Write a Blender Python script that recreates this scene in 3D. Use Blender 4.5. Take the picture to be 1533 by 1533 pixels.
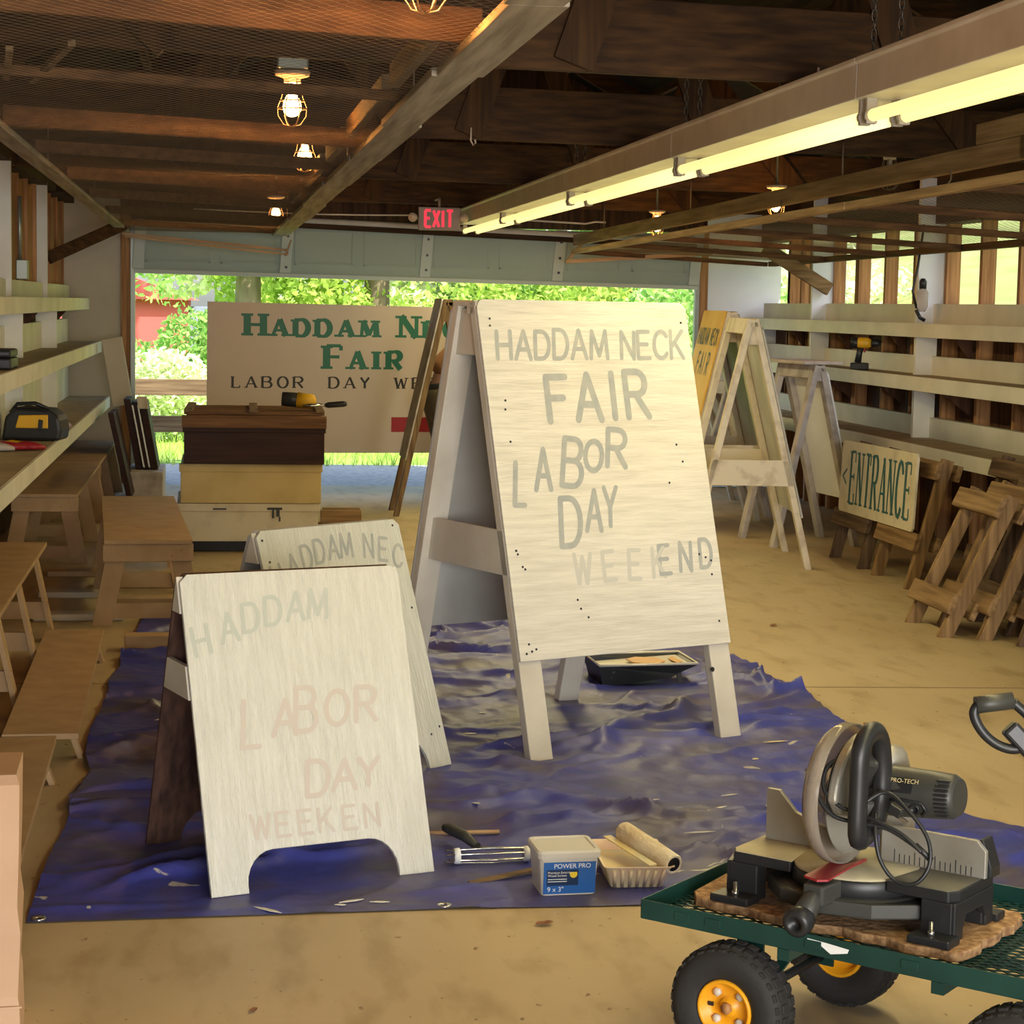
import bpy, math, random
import numpy as np
from mathutils import Vector, Matrix
random.seed(7); rng = np.random.default_rng(7)
for o in list(bpy.data.objects): bpy.data.objects.remove(o)
S = bpy.context.scene; COL = S.collection
PI = math.pi

# ------------------------------------------------------------------ camera
cd = bpy.data.cameras.new('camera'); cam = bpy.data.objects.new('camera', cd); COL.objects.link(cam)
cd.sensor_width = 36; cd.lens = 72; cd.clip_start = .1; cd.clip_end = 400
M = Matrix(((0.98995896, -0.00359416, -0.14130941, 0), (-0.14021633, 0.10166889, -0.98488721, 0),
            (0.01790661, 0.9948118, 0.10014406, 1.5), (0, 0, 0, 1)))
cam.matrix_world = M; S.camera = cam
# ------------------------------------------------------------------ world, sun, daylight, exposure
W = bpy.data.worlds.new('sky'); S.world = W; W.use_nodes = True
nt = W.node_tree; nt.nodes.clear()
sky = nt.nodes.new('ShaderNodeTexSky'); sky.sky_type = 'NISHITA'; sky.sun_disc = False
sky.sun_elevation = math.radians(52); sky.sun_rotation = math.radians(150); sky.dust_density = 2.5
bg = nt.nodes.new('ShaderNodeBackground'); bg.inputs[1].default_value = .55
ow = nt.nodes.new('ShaderNodeOutputWorld')
nt.links.new(sky.outputs[0], bg.inputs[0]); nt.links.new(bg.outputs[0], ow.inputs[0])
def lamp(name, kind, loc, energy, color=(1, 1, 1), rot=None, **kw):
    d = bpy.data.lights.new(name, kind); d.energy = energy; d.color = color
    for k, v in kw.items(): setattr(d, k, v)
    o = bpy.data.objects.new(name, d); COL.objects.link(o); o.location = loc
    if rot: o.rotation_euler = rot
    return o
lamp('sun', 'SUN', (0, 0, 20), 14, (1, .95, .85), (math.radians(38), 0, math.radians(48)), angle=.01)
# daylight through the wide open front doorway behind the camera
lamp('front_doorway_daylight', 'AREA', (1.7, -3.9, 1.2), 700, (1, .98, .95), (math.radians(90), 0, 0), shape='RECTANGLE', size=4.6, size_y=2.1)
S.view_settings.view_transform = 'Standard'; S.view_settings.look = 'None'
S.view_settings.exposure = -0.12; S.view_settings.gamma = 1; S.view_settings.use_curve_mapping = False
try:
    S.cycles.use_denoising = True; S.cycles.max_bounces = 8; S.cycles.sample_clamp_indirect = 6
    S.cycles.transparent_max_bounces = 16; S.cycles.caustics_reflective = False; S.cycles.caustics_refractive = False
except Exception: pass

# ------------------------------------------------------------------ materials
def mat(name, color, rough=.6, metal=0, spec=.5, noise=None, bump=None, stretch=(1, 1, 1), coord='Object', trans=0, alpha=1, emit=None, coat=0, ior=1.45):
    """noise=(scale, dark colour, lo, hi[, detail]); bump=(scale, strength)"""
    m = bpy.data.materials.new(name); m.use_nodes = True
    N = m.node_tree.nodes; L = m.node_tree.links; b = N['Principled BSDF']
    b.inputs['Base Color'].default_value = (*color, 1); b.inputs['Roughness'].default_value = rough
    b.inputs['Metallic'].default_value = metal; b.inputs['Specular IOR Level'].default_value = spec
    b.inputs['Transmission Weight'].default_value = trans; b.inputs['Alpha'].default_value = alpha
    b.inputs['Coat Weight'].default_value = coat; b.inputs['IOR'].default_value = ior
    if emit:
        b.inputs['Emission Color'].default_value = (*emit[0], 1); b.inputs['Emission Strength'].default_value = emit[1]
    if noise or bump:
        tc = N.new('ShaderNodeTexCoord'); mp = N.new('ShaderNodeMapping'); mp.inputs['Scale'].default_value = stretch
        L.new(tc.outputs[coord], mp.inputs[0])
    if noise:
        n = N.new('ShaderNodeTexNoise'); n.inputs['Scale'].default_value = noise[0]; n.inputs['Detail'].default_value = noise[4] if len(noise) > 4 else 6
        L.new(mp.outputs[0], n.inputs['Vector'])
        r = N.new('ShaderNodeValToRGB'); r.color_ramp.elements[0].position = noise[2]; r.color_ramp.elements[1].position = noise[3]
        r.color_ramp.elements[0].color = (*noise[1], 1); r.color_ramp.elements[1].color = (*color, 1)
        L.new(n.outputs[0], r.inputs[0]); L.new(r.outputs[0], b.inputs['Base Color'])
    if bump:
        n2 = N.new('ShaderNodeTexNoise'); n2.inputs['Scale'].default_value = bump[0]; n2.inputs['Detail'].default_value = 5
        L.new(mp.outputs[0], n2.inputs['Vector'])
        bp = N.new('ShaderNodeBump'); bp.inputs['Strength'].default_value = bump[1]; bp.inputs['Distance'].default_value = .01
        L.new(n2.outputs[0], bp.inputs['Height']); L.new(bp.outputs[0], b.inputs['Normal'])
    return m
def wood(name, light, dark, axis='x', rough=.65, sc=1.0, spec=.3):
    st = {'x': (1.2, 22, 22), 'y': (22, 1.2, 22), 'z': (22, 22, 1.2)}[axis]
    return mat(name, light, rough, noise=(1.6 * sc, dark, .34, .68, 8), bump=(3 * sc, .25), stretch=st, spec=spec)
K = {}
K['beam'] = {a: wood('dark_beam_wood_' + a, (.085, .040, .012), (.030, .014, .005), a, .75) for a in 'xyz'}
K['crossrail'] = {a: wood('dark_red_rail_wood_' + a, (.17, .082, .032), (.07, .032, .013), a, .75) for a in 'xyz'}
K['rail'] = {a: wood('weathered_rail_wood_' + a, (.27, .185, .095), (.12, .072, .036), a, .75) for a in 'xyz'}
K['litrail'] = wood('lamp_lit_rail_wood', (.50, .34, .17), (.28, .17, .08), 'y', .7)  # warm lamp light on the right-hand rails put into the wood colour
K['greyrail'] = wood('silvered_board_wood', (.46, .40, .31), (.27, .225, .165), 'y', .75)
K['stud'] = wood('brown_stud_wood', (.55, .29, .12), (.27, .12, .045), 'z', .7)
K['old'] = {a: wood('old_brown_wood_' + a, (.34, .215, .10), (.15, .085, .036), a, .75) for a in 'xyz'}
K['old2'] = {a: wood('old_grey_brown_wood_' + a, (.17, .11, .065), (.06, .035, .02), a, .8) for a in 'xyz'}
K['mdf'] = mat('mdf_board', (.49, .33, .175), .62, noise=(9, (.38, .245, .125), .3, .75), spec=.35)
K['mdfedge'] = mat('mdf_edge', (.50, .34, .18), .7)
K['white'] = mat('white_painted_board', (.80, .78, .68), .55, noise=(3, (.66, .64, .54), .28, .62), bump=(14, .15))
K['whitewall'] = mat('white_painted_plywood', (.86, .89, .92), .6, noise=(2.5, (.76, .78, .81), .25, .6))
K['cream'] = mat('off_white_painted_plywood', (.60, .54, .42), .65, noise=(2.5, (.48, .42, .31), .25, .65))
K['shelftop'] = mat('bare_shelf_top', (.44, .36, .24), .7, noise=(6, (.30, .24, .15), .3, .7))
K['siding'] = wood('dark_siding', (.13, .055, .026), (.045, .02, .010), 'z', .75)
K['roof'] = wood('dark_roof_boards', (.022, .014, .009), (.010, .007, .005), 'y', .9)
K['wirem'] = mat('galvanised_wire', (.22, .165, .105), .5, metal=.3)
K['metalw'] = mat('white_enamel_housing', (.66, .62, .54), .45, noise=(5, (.54, .50, .43), .3, .7))
K['tube'] = mat('lit_fluorescent_tube', (1, .95, .7), .4, emit=((1.0, .83, .33), 1.15))
K['socket'] = mat('lamp_socket_grey', (.38, .34, .29), .5)
K['chain'] = mat('chain_steel', (.16, .14, .12), .45, metal=.8)
K['bulb'] = mat('lit_bulb_glass', (1, .8, .5), .3, emit=((1, .58, .2), 22))
K['bulboff'] = mat('unlit_bulb_glass', (.75, .72, .65), .2, trans=.6)
K['porc'] = mat('porcelain', (.62, .50, .38), .35)
K['galv'] = mat('galvanised_box', (.33, .35, .30), .45, metal=.7)
K['cage'] = mat('cage_wire', (.75, .45, .22), .35, metal=.8)
K['signpaint'] = mat('fresh_white_sign_paint', (.72, .685, .60), .34, noise=(2.2, (.58, .55, .47), .25, .62), bump=(6, .30), stretch=(2.2, 2.2, 26), spec=.5)
K['signpaintV'] = mat('brushed_white_sign_paint', (.70, .70, .63), .20, noise=(2.2, (.60, .60, .53), .3, .7), bump=(7, .7), stretch=(34, 6, 2.0), spec=.7)
K['signback'] = mat('grey_white_sign_back', (.50, .50, .47), .6, noise=(3, (.34, .33, .30), .3, .7))
K['leg'] = mat('white_leg_paint', (.68, .64, .55), .5, noise=(5, (.55, .50, .41), .28, .65), bump=(12, .2))
K['oldwhite'] = mat('worn_white_paint', (.66, .59, .47), .65, noise=(9, (.42, .34, .25), .28, .5), bump=(14, .3))
K['greywhite'] = mat('worn_grey_white_paint', (.52, .48, .45), .65, noise=(8, (.30, .26, .23), .3, .55), bump=(14, .3))
K['walnut'] = wood('raw_dark_plywood', (.115, .058, .04), (.035, .018, .014), 'z', .6)
K['letgrey'] = mat('faded_lettering_grey', (.42, .425, .39), .4, noise=(26, (.33, .35, .35), .3, .7))
K['letfaint'] = mat('painted_over_lettering', (.55, .54, .485), .36)
K['letfaintr'] = mat('painted_over_red_lettering', (.535, .48, .425), .36)
K['green'] = mat('dark_green_letter_paint', (.012, .13, .085), .45)
K['black'] = mat('black_letter_paint', (.02, .018, .018), .45)
K['teal'] = mat('teal_letter_paint', (.03, .12, .13), .55, noise=(14, (.10, .17, .16), .25, .45))
K['redp'] = mat('red_sign_paint', (.30, .012, .018), .5)
K['yellow'] = mat('yellow_sign_paint', (.78, .50, .10), .5, noise=(2, (.70, .38, .04), .3, .6))
K['bill'] = mat('shaded_white_billboard_paint', (.55, .47, .415), .5, noise=(1.5, (.48, .405, .355), .3, .7))  # white board, its backlit shade put into the base colour
K['blackp'] = mat('black_plastic', (.018, .019, .021), .4)
K['blackg'] = mat('charcoal_plastic', (.05, .05, .045), .45, noise=(9, (.035, .036, .034), .3, .7))
K['rubber'] = mat('tyre_rubber', (.022, .021, .021), .75, bump=(40, .2))
K['cartgreen'] = mat('dark_green_enamel', (.012, .055, .045), .35, noise=(6, (.006, .034, .03), .3, .7))
K['rim'] = mat('yellow_wheel_enamel', (.80, .36, .012), .4, noise=(9, (.60, .26, .02), .25, .5))
K['alu'] = mat('dusty_cast_aluminium', (.42, .41, .37), .45, metal=.55, noise=(7, (.33, .30, .24), .3, .7))
K['table'] = mat('sawdust_covered_table', (.50, .44, .28), .6, metal=.2, noise=(9, (.36, .32, .22), .35, .7))
K['darkalu'] = mat('dark_dusty_metal', (.17, .165, .15), .5, metal=.4, noise=(7, (.12, .115, .10), .3, .7))
K['steel'] = mat('steel', (.55, .54, .52), .28, metal=.95)
K['chrome'] = mat('chrome_wire', (.85, .84, .82), .12, metal=1)
K['clear'] = mat('dusty_clear_plastic', (.88, .80, .68), .15, trans=.72, ior=1.15, noise=(5, (.70, .57, .45), .3, .7))
K['particle'] = mat('particle_board', (.46, .28, .14), .8, noise=(60, (.25, .13, .06), .38, .6), bump=(60, .5))
K['red'] = mat('red_plastic', (.33, .02, .03), .4)
K['tarp'] = None
K['tubclear'] = mat('frosted_plastic', (.78, .76, .70), .3, trans=.25, ior=1.3)
K['label'] = mat('blue_printed_label', (.02, .12, .42), .35)
K['labeldark'] = mat('dark_blue_printed_label', (.008, .03, .10), .35)
K['ink'] = mat('white_printed_ink', (.80, .82, .82), .4)
K['inky'] = mat('yellow_printed_ink', (.75, .55, .03), .4)
K['traycream'] = mat('cream_tray_plastic', (.80, .60, .46), .4, noise=(6, (.76, .66, .42), .35, .6))
K['wetpaint'] = mat('drying_cream_paint', (.70, .58, .30), .3, noise=(8, (.52, .50, .40), .35, .6))
K['nap'] = mat('roller_nap', (.84, .77, .63), .9, bump=(90, .6), noise=(12, (.64, .50, .30), .3, .6))
K['traydark'] = mat('paint_splashed_black_tray', (.02, .022, .022), .4, noise=(26, (.40, .42, .42), .18, .34))
K['traymetal'] = mat('tray_liner', (.66, .62, .54), .35, metal=.2)
K['orange'] = mat('orange_wet_paint', (.78, .45, .18), .3)
K['kraft'] = mat('kraft_paper', (.58, .385, .245), .75, noise=(3, (.50, .31, .19), .3, .7), bump=(5, .3))
K['leafdry'] = mat('dry_leaf', (.30, .13, .06), .8, noise=(40, (.16, .07, .03), .35, .6))
K['toolyellow'] = mat('tool_yellow', (.75, .42, .02), .45)
K['darkcrate'] = wood('dark_crate_wood', (.05, .018, .012), (.022, .009, .007), 'x', .6)
K['cratetop'] = wood('crate_top_wood', (.26, .13, .055), (.11, .05, .02), 'x', .65)
K['ycrate'] = mat('old_yellow_paint', (.60, .47, .21), .6, noise=(4, (.47, .35, .14), .28, .6))
K['wcrate'] = mat('old_cream_paint', (.66, .60, .45), .6, noise=(7, (.52, .46, .33), .26, .5))
K['doorg'] = mat('pale_green_door_steel', (.40, .47, .41), .5, noise=(1.5, (.34, .41, .35), .3, .7))
K['doorw'] = mat('white_weather_strip', (.55, .60, .55), .5)
K['exitred'] = mat('lit_exit_letters', (.8, .03, .05), .4, emit=((1, .02, .06), .9))
K['exitbox'] = mat('exit_sign_casing', (.36, .27, .23), .5)
K['concrete'] = None
K['grassm'] = mat('grass_blades', (.34, .56, .07), .6, noise=(2, (.18, .40, .03), .3, .7))
K['bark'] = mat('bark', (.24, .19, .11), .9, noise=(8, (.12, .09, .05), .3, .7), stretch=(1, 1, .2))
K['ground'] = mat('lawn_soil', (.26, .42, .07), .9, noise=(.8, (.16, .30, .03), .3, .7))
K['gravel'] = mat('pale_gravel', (.50, .50, .48), .9, noise=(18, (.32, .32, .31), .35, .65))
K['redhouse'] = mat('red_barn_boards', (.50, .10, .09), .8)
K['bluesh'] = mat('blue_grey_shingle', (.22, .26, .36), .8)
K['skin'] = mat('skin', (.58, .32, .22), .55)
K['shirt'] = mat('rust_brown_shirt', (.27, .135, .06), .85, noise=(9, (.19, .085, .035), .3, .7))
K['trousers'] = mat('olive_trousers', (.115, .09, .055), .85, noise=(9, (.08, .065, .04), .3, .7))
K['hair'] = mat('brown_hair', (.05, .03, .02), .7)
K['foil'] = mat('soap_cellophane', (.8, .8, .8), .15, trans=.6, ior=1.2)
K['brownstick'] = wood('stir_stick_wood', (.22, .14, .06), (.10, .06, .03), 'x', .6)
K['pine'] = wood('pine_dowel', (.55, .36, .20), (.42, .26, .13), 'x', .6)
def foliage(name, c1, c2, tr):
    m = bpy.data.materials.new(name); m.use_nodes = True; N = m.node_tree.nodes; L = m.node_tree.links; N.clear()
    g = N.new('ShaderNodeNewGeometry'); r = N.new('ShaderNodeValToRGB')
    r.color_ramp.elements[0].color = (*c1, 1); r.color_ramp.elements[1].color = (*c2, 1)
    L.new(g.outputs['Random Per Island'], r.inputs[0])
    d = N.new('ShaderNodeBsdfDiffuse'); t = N.new('ShaderNodeBsdfTranslucent'); mx = N.new('ShaderNodeMixShader'); mx.inputs[0].default_value = tr
    o = N.new('ShaderNodeOutputMaterial')
    L.new(r.outputs[0], d.inputs[0]); L.new(r.outputs[0], t.inputs[0]); L.new(d.outputs[0], mx.inputs[1]); L.new(t.outputs[0], mx.inputs[2]); L.new(mx.outputs[0], o.inputs[0])
    return m
K['leafA'] = foliage('bright_leaves', (.26, .42, .05), (.60, .72, .20), .45)
K['leafB'] = foliage('fresh_green_leaves', (.15, .36, .06), (.46, .62, .20), .45)
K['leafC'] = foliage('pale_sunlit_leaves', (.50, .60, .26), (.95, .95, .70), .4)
def concrete():
    m = mat('worn_concrete', (.50, .415, .275), .55, bump=(30, .08), spec=.4)
    N = m.node_tree.nodes; L = m.node_tree.links; b = N['Principled BSDF']
    tc = N.new('ShaderNodeTexCoord')
    def ns(scale, det, st):
        mp = N.new('ShaderNodeMapping'); mp.inputs['Scale'].default_value = st; n = N.new('ShaderNodeTexNoise')
        n.inputs['Scale'].default_value = scale; n.inputs['Detail'].default_value = det
        L.new(tc.outputs['Object'], mp.inputs[0]); L.new(mp.outputs[0], n.inputs[0]); return n
    a = ns(1.3, 8, (1, .7, 1)); c = ns(9, 6, (1, .35, 1)); e = ns(34, 3, (1, .6, 1))
    r1 = N.new('ShaderNodeValToRGB'); r1.color_ramp.elements[0].position = .3; r1.color_ramp.elements[1].position = .7
    r1.color_ramp.elements[0].color = (.43, .325, .18, 1); r1.color_ramp.elements[1].color = (.53, .415, .245, 1)
    L.new(a.outputs[0], r1.inputs[0])
    r2 = N.new('ShaderNodeValToRGB'); r2.color_ramp.elements[0].position = .32; r2.color_ramp.elements[1].position = .5
    r2.color_ramp.elements[0].color = (.80, .77, .71, 1); r2.color_ramp.elements[1].color = (1, 1, 1, 1)
    L.new(c.outputs[0], r2.inputs[0])
    r3 = N.new('ShaderNodeValToRGB'); r3.color_ramp.elements[0].position = .25; r3.color_ramp.elements[1].position = .315
    r3.color_ramp.elements[0].color = (.35, .28, .2, 1); r3.color_ramp.elements[1].color = (1, 1, 1, 1)
    L.new(e.outputs[0], r3.inputs[0])
    m1 = N.new('ShaderNodeMix'); m1.data_type = 'RGBA'; m1.blend_type = 'MULTIPLY'; m1.inputs[0].default_value = 1
    m2 = N.new('ShaderNodeMix'); m2.data_type = 'RGBA'; m2.blend_type = 'MULTIPLY'; m2.inputs[0].default_value = 1
    L.new(r1.outputs[0], m1.inputs[6]); L.new(r2.outputs[0], m1.inputs[7]); L.new(m1.outputs[2], m2.inputs[6]); L.new(r3.outputs[0], m2.inputs[7])
    L.new(m2.outputs[2], b.inputs['Base Color']); return m
K['concrete'] = concrete()
def tarpmat():
    m = mat('blue_tarpaulin', (.035, .035, .13), .46, spec=.5)
    N = m.node_tree.nodes; L = m.node_tree.links; b = N['Principled BSDF']; tc = N.new('ShaderNodeTexCoord')
    def ns(scale, det, lo, hi, c0, c1, dist=0):
        n = N.new('ShaderNodeTexNoise'); n.inputs['Scale'].default_value = scale; n.inputs['Detail'].default_value = det; n.inputs['Distortion'].default_value = dist
        L.new(tc.outputs['Object'], n.inputs[0]); r = N.new('ShaderNodeValToRGB')
        r.color_ramp.elements[0].position = lo; r.color_ramp.elements[1].position = hi; r.color_ramp.elements[0].color = c0; r.color_ramp.elements[1].color = c1
        L.new(n.outputs[0], r.inputs[0]); return n, r
    _, r = ns(2.6, 6, .33, .58, (.075, .064, .110, 1), (.045, .054, .29, 1), .6)
    n2, r2 = ns(6, 9, .70, .72, (0, 0, 0, 1), (1, 1, 1, 1), 1.5)
    mx = N.new('ShaderNodeMix'); mx.data_type = 'RGBA'; mx.inputs[7].default_value = (.42, .40, .36, 1)
    L.new(r2.outputs[0], mx.inputs[0]); L.new(r.outputs[0], mx.inputs[6]); L.new(mx.outputs[2], b.inputs['Base Color'])
    n3 = N.new('ShaderNodeTexNoise'); n3.inputs['Scale'].default_value = 11; n3.inputs['Detail'].default_value = 6; L.new(tc.outputs['Object'], n3.inputs[0])
    bp = N.new('ShaderNodeBump'); bp.inputs['Strength'].default_value = .55; bp.inputs['Distance'].default_value = .012
    L.new(n3.outputs[0], bp.inputs['Height']); L.new(bp.outputs[0], b.inputs['Normal']); return m
K['tarp'] = tarpmat()

# ------------------------------------------------------------------ mesh helpers
V = Vector
class MB:
    def __init__(s): s.v = []; s.f = []; s.sm = []
    def add(s, vs, fs, smooth=False):
        k = len(s.v); s.v += [tuple(p) for p in vs]; s.f += [tuple(i + k for i in f) for f in fs]; s.sm += [smooth] * len(fs); return s
    def hexa(s, p):  # 8 corners: bottom 4 ccw, top 4 ccw
        return s.add(p, [(3, 2, 1, 0), (4, 5, 6, 7), (0, 1, 5, 4), (1, 2, 6, 5), (2, 3, 7, 6), (3, 0, 4, 7)])
    def box(s, x0, x1, y0, y1, z0, z1):
        return s.hexa([(x0, y0, z0), (x1, y0, z0), (x1, y1, z0), (x0, y1, z0), (x0, y0, z1), (x1, y0, z1), (x1, y1, z1), (x0, y1, z1)])
    def fr(s, o, a, b, c):  # box from corner o and three edge vectors
        o, a, b, c = V(o), V(a), V(b), V(c)
        if a.cross(b).dot(c) < 0: a, b = b, a
        return s.hexa([o, o + a, o + a + b, o + b, o + c, o + a + c, o + a + b + c, o + b + c])
    def bar(s, p, q, w, h, side=(1, 0, 0)):  # board from p to q; w along side, h across; centred
        p, q = V(p), V(q); d = (q - p).normalized(); sd = V(side); sd = (sd - d * sd.dot(d)).normalized(); n = d.cross(sd)
        return s.fr(p - sd * w / 2 - n * h / 2, sd * w, n * h, q - p)
    def tube(s, pts, r, n=8, closed=False, caps=True):
        pts = [V(p) for p in pts]; m = len(pts); rings = []; k0 = len(s.v)
        up = None
        for i, p in enumerate(pts):
            if closed: t = pts[(i + 1) % m] - pts[i - 1]
            else: t = pts[min(i + 1, m - 1)] - pts[max(i - 1, 0)]
            t.normalize()
            if up is None:
                up = V((0, 0, 1)) if abs(t.z) < .9 else V((1, 0, 0))
            u = (up - t * up.dot(t)).normalized(); w = t.cross(u); up = u
            rr = r[i] if isinstance(r, list) else r
            ra, rb = rr if isinstance(rr, (list, tuple)) else (rr, rr)
            for j in range(n):
                a = 2 * PI * j / n; s.v.append(tuple(p + u * ra * math.cos(a) + w * rb * math.sin(a)))
        for i in range(m if closed else m - 1):
            for j in range(n):
                a = k0 + i * n + j; b = k0 + i * n + (j + 1) % n; c = k0 + ((i + 1) % m) * n + (j + 1) % n; d = k0 + ((i + 1) % m) * n + j
                s.f.append((a, b, c, d)); s.sm.append(True)
        if caps and not closed:
            s.f.append(tuple(k0 + j for j in reversed(range(n)))); s.sm.append(False)
            s.f.append(tuple(k0 + (m - 1) * n + j for j in range(n))); s.sm.append(False)
        return s
    def lathe(s, prof, o=(0, 0, 0), axis=(0, 0, 1), n=24, smooth=True, cap=True):  # prof: (radius, height)
        o = V(o); ax = V(axis).normalized(); u = ax.orthogonal().normalized(); w = ax.cross(u); k0 = len(s.v)
        for r, h in prof:
            for j in range(n):
                a = 2 * PI * j / n; s.v.append(tuple(o + ax * h + (u * math.cos(a) + w * math.sin(a)) * r))
        for i in range(len(prof) - 1):
            for j in range(n):
                s.f.append((k0 + i * n + j, k0 + i * n + (j + 1) % n, k0 + (i + 1) * n + (j + 1) % n, k0 + (i + 1) * n + j)); s.sm.append(smooth)
        if cap and prof[0][0] > 1e-5: s.f.append(tuple(k0 + j for j in reversed(range(n)))); s.sm.append(False)
        if cap and prof[-1][0] > 1e-5: s.f.append(tuple(k0 + (len(prof) - 1) * n + j for j in range(n))); s.sm.append(False)
        return s
    def prism(s, poly, o, a, b, c):  # polygon (u,v) in plane a,b from o, extruded by vector c
        o, a, b, c = V(o), V(a), V(b), V(c); n = len(poly)
        p = [o + a * u + b * v for u, v in poly]
        fl = a.cross(b).dot(c) < 0
        area = sum(poly[i][0] * poly[(i + 1) % n][1] - poly[(i + 1) % n][0] * poly[i][1] for i in range(n))
        if (area < 0) != fl: p = p[::-1]
        return s.add(p + [q + c for q in p], [tuple(reversed(range(n))), tuple(range(n, 2 * n))] + [(i, (i + 1) % n, n + (i + 1) % n, n + i) for i in range(n)])
    def build(s, name, m, parent=None, bevel=0, loc=None, sub=0, solid=0):
        me = bpy.data.meshes.new(name); me.from_pydata(s.v, [], s.f); me.polygons.foreach_set('use_smooth', s.sm); me.update()
        me.materials.append(m); o = bpy.data.objects.new(name, me); COL.objects.link(o)
        if parent: o.parent = parent
        if loc: o.location = loc
        if solid: q = o.modifiers.new('s', 'SOLIDIFY'); q.thickness = solid
        if bevel: q = o.modifiers.new('b', 'BEVEL'); q.width = bevel; q.segments = 2; q.limit_method = 'ANGLE'; q.angle_limit = .6
        if sub: q = o.modifiers.new('ss', 'SUBSURF'); q.levels = sub; q.render_levels = sub
        return o
def spl(p, n=8):
    p = [V(q) for q in p]; out = []
    for i in range(len(p) - 1):
        a, b_, c_, d = p[max(i - 1, 0)], p[i], p[i + 1], p[min(i + 2, len(p) - 1)]
        for k in range(n):
            t = k / n; out.append(.5 * ((2 * b_) + (c_ - a) * t + (2 * a - 5 * b_ + 4 * c_ - d) * t * t + (3 * b_ - a - 3 * c_ + d) * t ** 3))
    return out + [p[-1]]
def tag(o, label=None, cat=None, group=None, kind=None):
    if label: o['label'] = label
    if cat: o['category'] = cat
    if group: o['group'] = group
    if kind: o['kind'] = kind
    return o
def thing(name, label, cat, loc=(0, 0, 0), rot=0, group=None):
    o = bpy.data.objects.new(name, None); COL.objects.link(o); o.location = loc; o.rotation_euler = (0, 0, rot); o.empty_display_size = .1
    return tag(o, label, cat, group)
def kids(o): return [c for c in bpy.data.objects if c.parent == o]
def copy_tree(o, parent=None):
    c = o.copy(); COL.objects.link(c)
    if parent: c.parent = parent
    for ch in kids(o): copy_tree(ch, c)
    return c
def arc(cx, cy, rx, ry, a0, a1, n):
    return [(cx + rx * math.cos(math.radians(a0 + (a1 - a0) * i / n)), cy + ry * math.sin(math.radians(a0 + (a1 - a0) * i / n))) for i in range(n + 1)]
def setting(o): o['kind'] = 'structure'; return o

# ------------------------------------------------------------------ lettering
_D = [(0, 1), (.42, 1)] + arc(.42, .5, .52, .5, 90, -90, 10)[1:] + [(0, 0)]
GL = {'A': [[(0, 0), (.5, 1)], [(.5, 1), (1, 0)], [(.2, .34), (.8, .34)]],
 'B': [[(0, 0), (0, 1)], [(0, 1), (.5, 1)] + arc(.5, .77, .33, .23, 90, -90, 8)[1:] + [(0, .54)], [(.5, .54)] + arc(.52, .27, .40, .27, 90, -90, 8) + [(0, 0)]],
 'C': [arc(.52, .5, .52, .5, 40, 320, 14)], 'D': [[(0, 0), (0, 1)], _D],
 'E': [[(0, 0), (0, 1)], [(0, 1), (.8, 1)], [(0, .52), (.66, .52)], [(0, 0), (.84, 0)]],
 'F': [[(0, 0), (0, 1)], [(0, 1), (.8, 1)], [(0, .52), (.64, .52)]],
 'H': [[(0, 0), (0, 1)], [(.9, 0), (.9, 1)], [(0, .5), (.9, .5)]], 'I': [[(.21, 0), (.21, 1)]],
 'K': [[(0, 0), (0, 1)], [(.85, 1), (.05, .42)], [(.28, .58), (.9, 0)]], 'L': [[(0, 1), (0, 0)], [(0, 0), (.72, 0)]],
 'M': [[(0, 0), (.1, 1)], [(.1, 1), (.58, .1)], [(.58, .1), (1.05, 1)], [(1.05, 1), (1.16, 0)]],
 'N': [[(0, 0), (0, 1)], [(0, 1), (.9, 0)], [(.9, 0), (.9, 1)]], 'O': [arc(.5, .5, .5, .5, 90, 450, 18)],
 'P': [[(0, 0), (0, 1)], [(0, 1), (.5, 1)] + arc(.5, .75, .36, .25, 90, -90, 8)[1:] + [(0, .5)]],
 'R': [[(0, 0), (0, 1)], [(0, 1), (.5, 1)] + arc(.5, .75, .36, .25, 90, -90, 8)[1:] + [(0, .5)], [(.4, .5), (.9, 0)]],
 'S': [arc(.45, .75, .38, .25, 30, 270, 10) + arc(.45, .25, .42, .25, 90, -150, 10)[1:]],
 'T': [[(.45, 0), (.45, 1)], [(0, 1), (.9, 1)]], 'U': [[(0, 1), (0, .35)] + arc(.42, .35, .42, .35, 180, 360, 10) + [(.84, 1)]],
 'W': [[(0, 1), (.3, 0)], [(.3, 0), (.6, .9)], [(.6, .9), (.9, 0)], [(.9, 0), (1.2, 1)]], 'X': [[(0, 0), (.85, 1)], [(0, 1), (.85, 0)]],
 'Y': [[(0, 1), (.42, .48)], [(.86, 1), (.42, .48)], [(.42, .48), (.42, 0)]], '-': [[(.05, .45), (.5, .45)]], '<': [[(.5, .8), (0, .5), (.5, .2)]]}
def glw(ch): return .42 if ch == 'I' else max(p[0] for st in GL[ch] for p in st)
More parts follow.
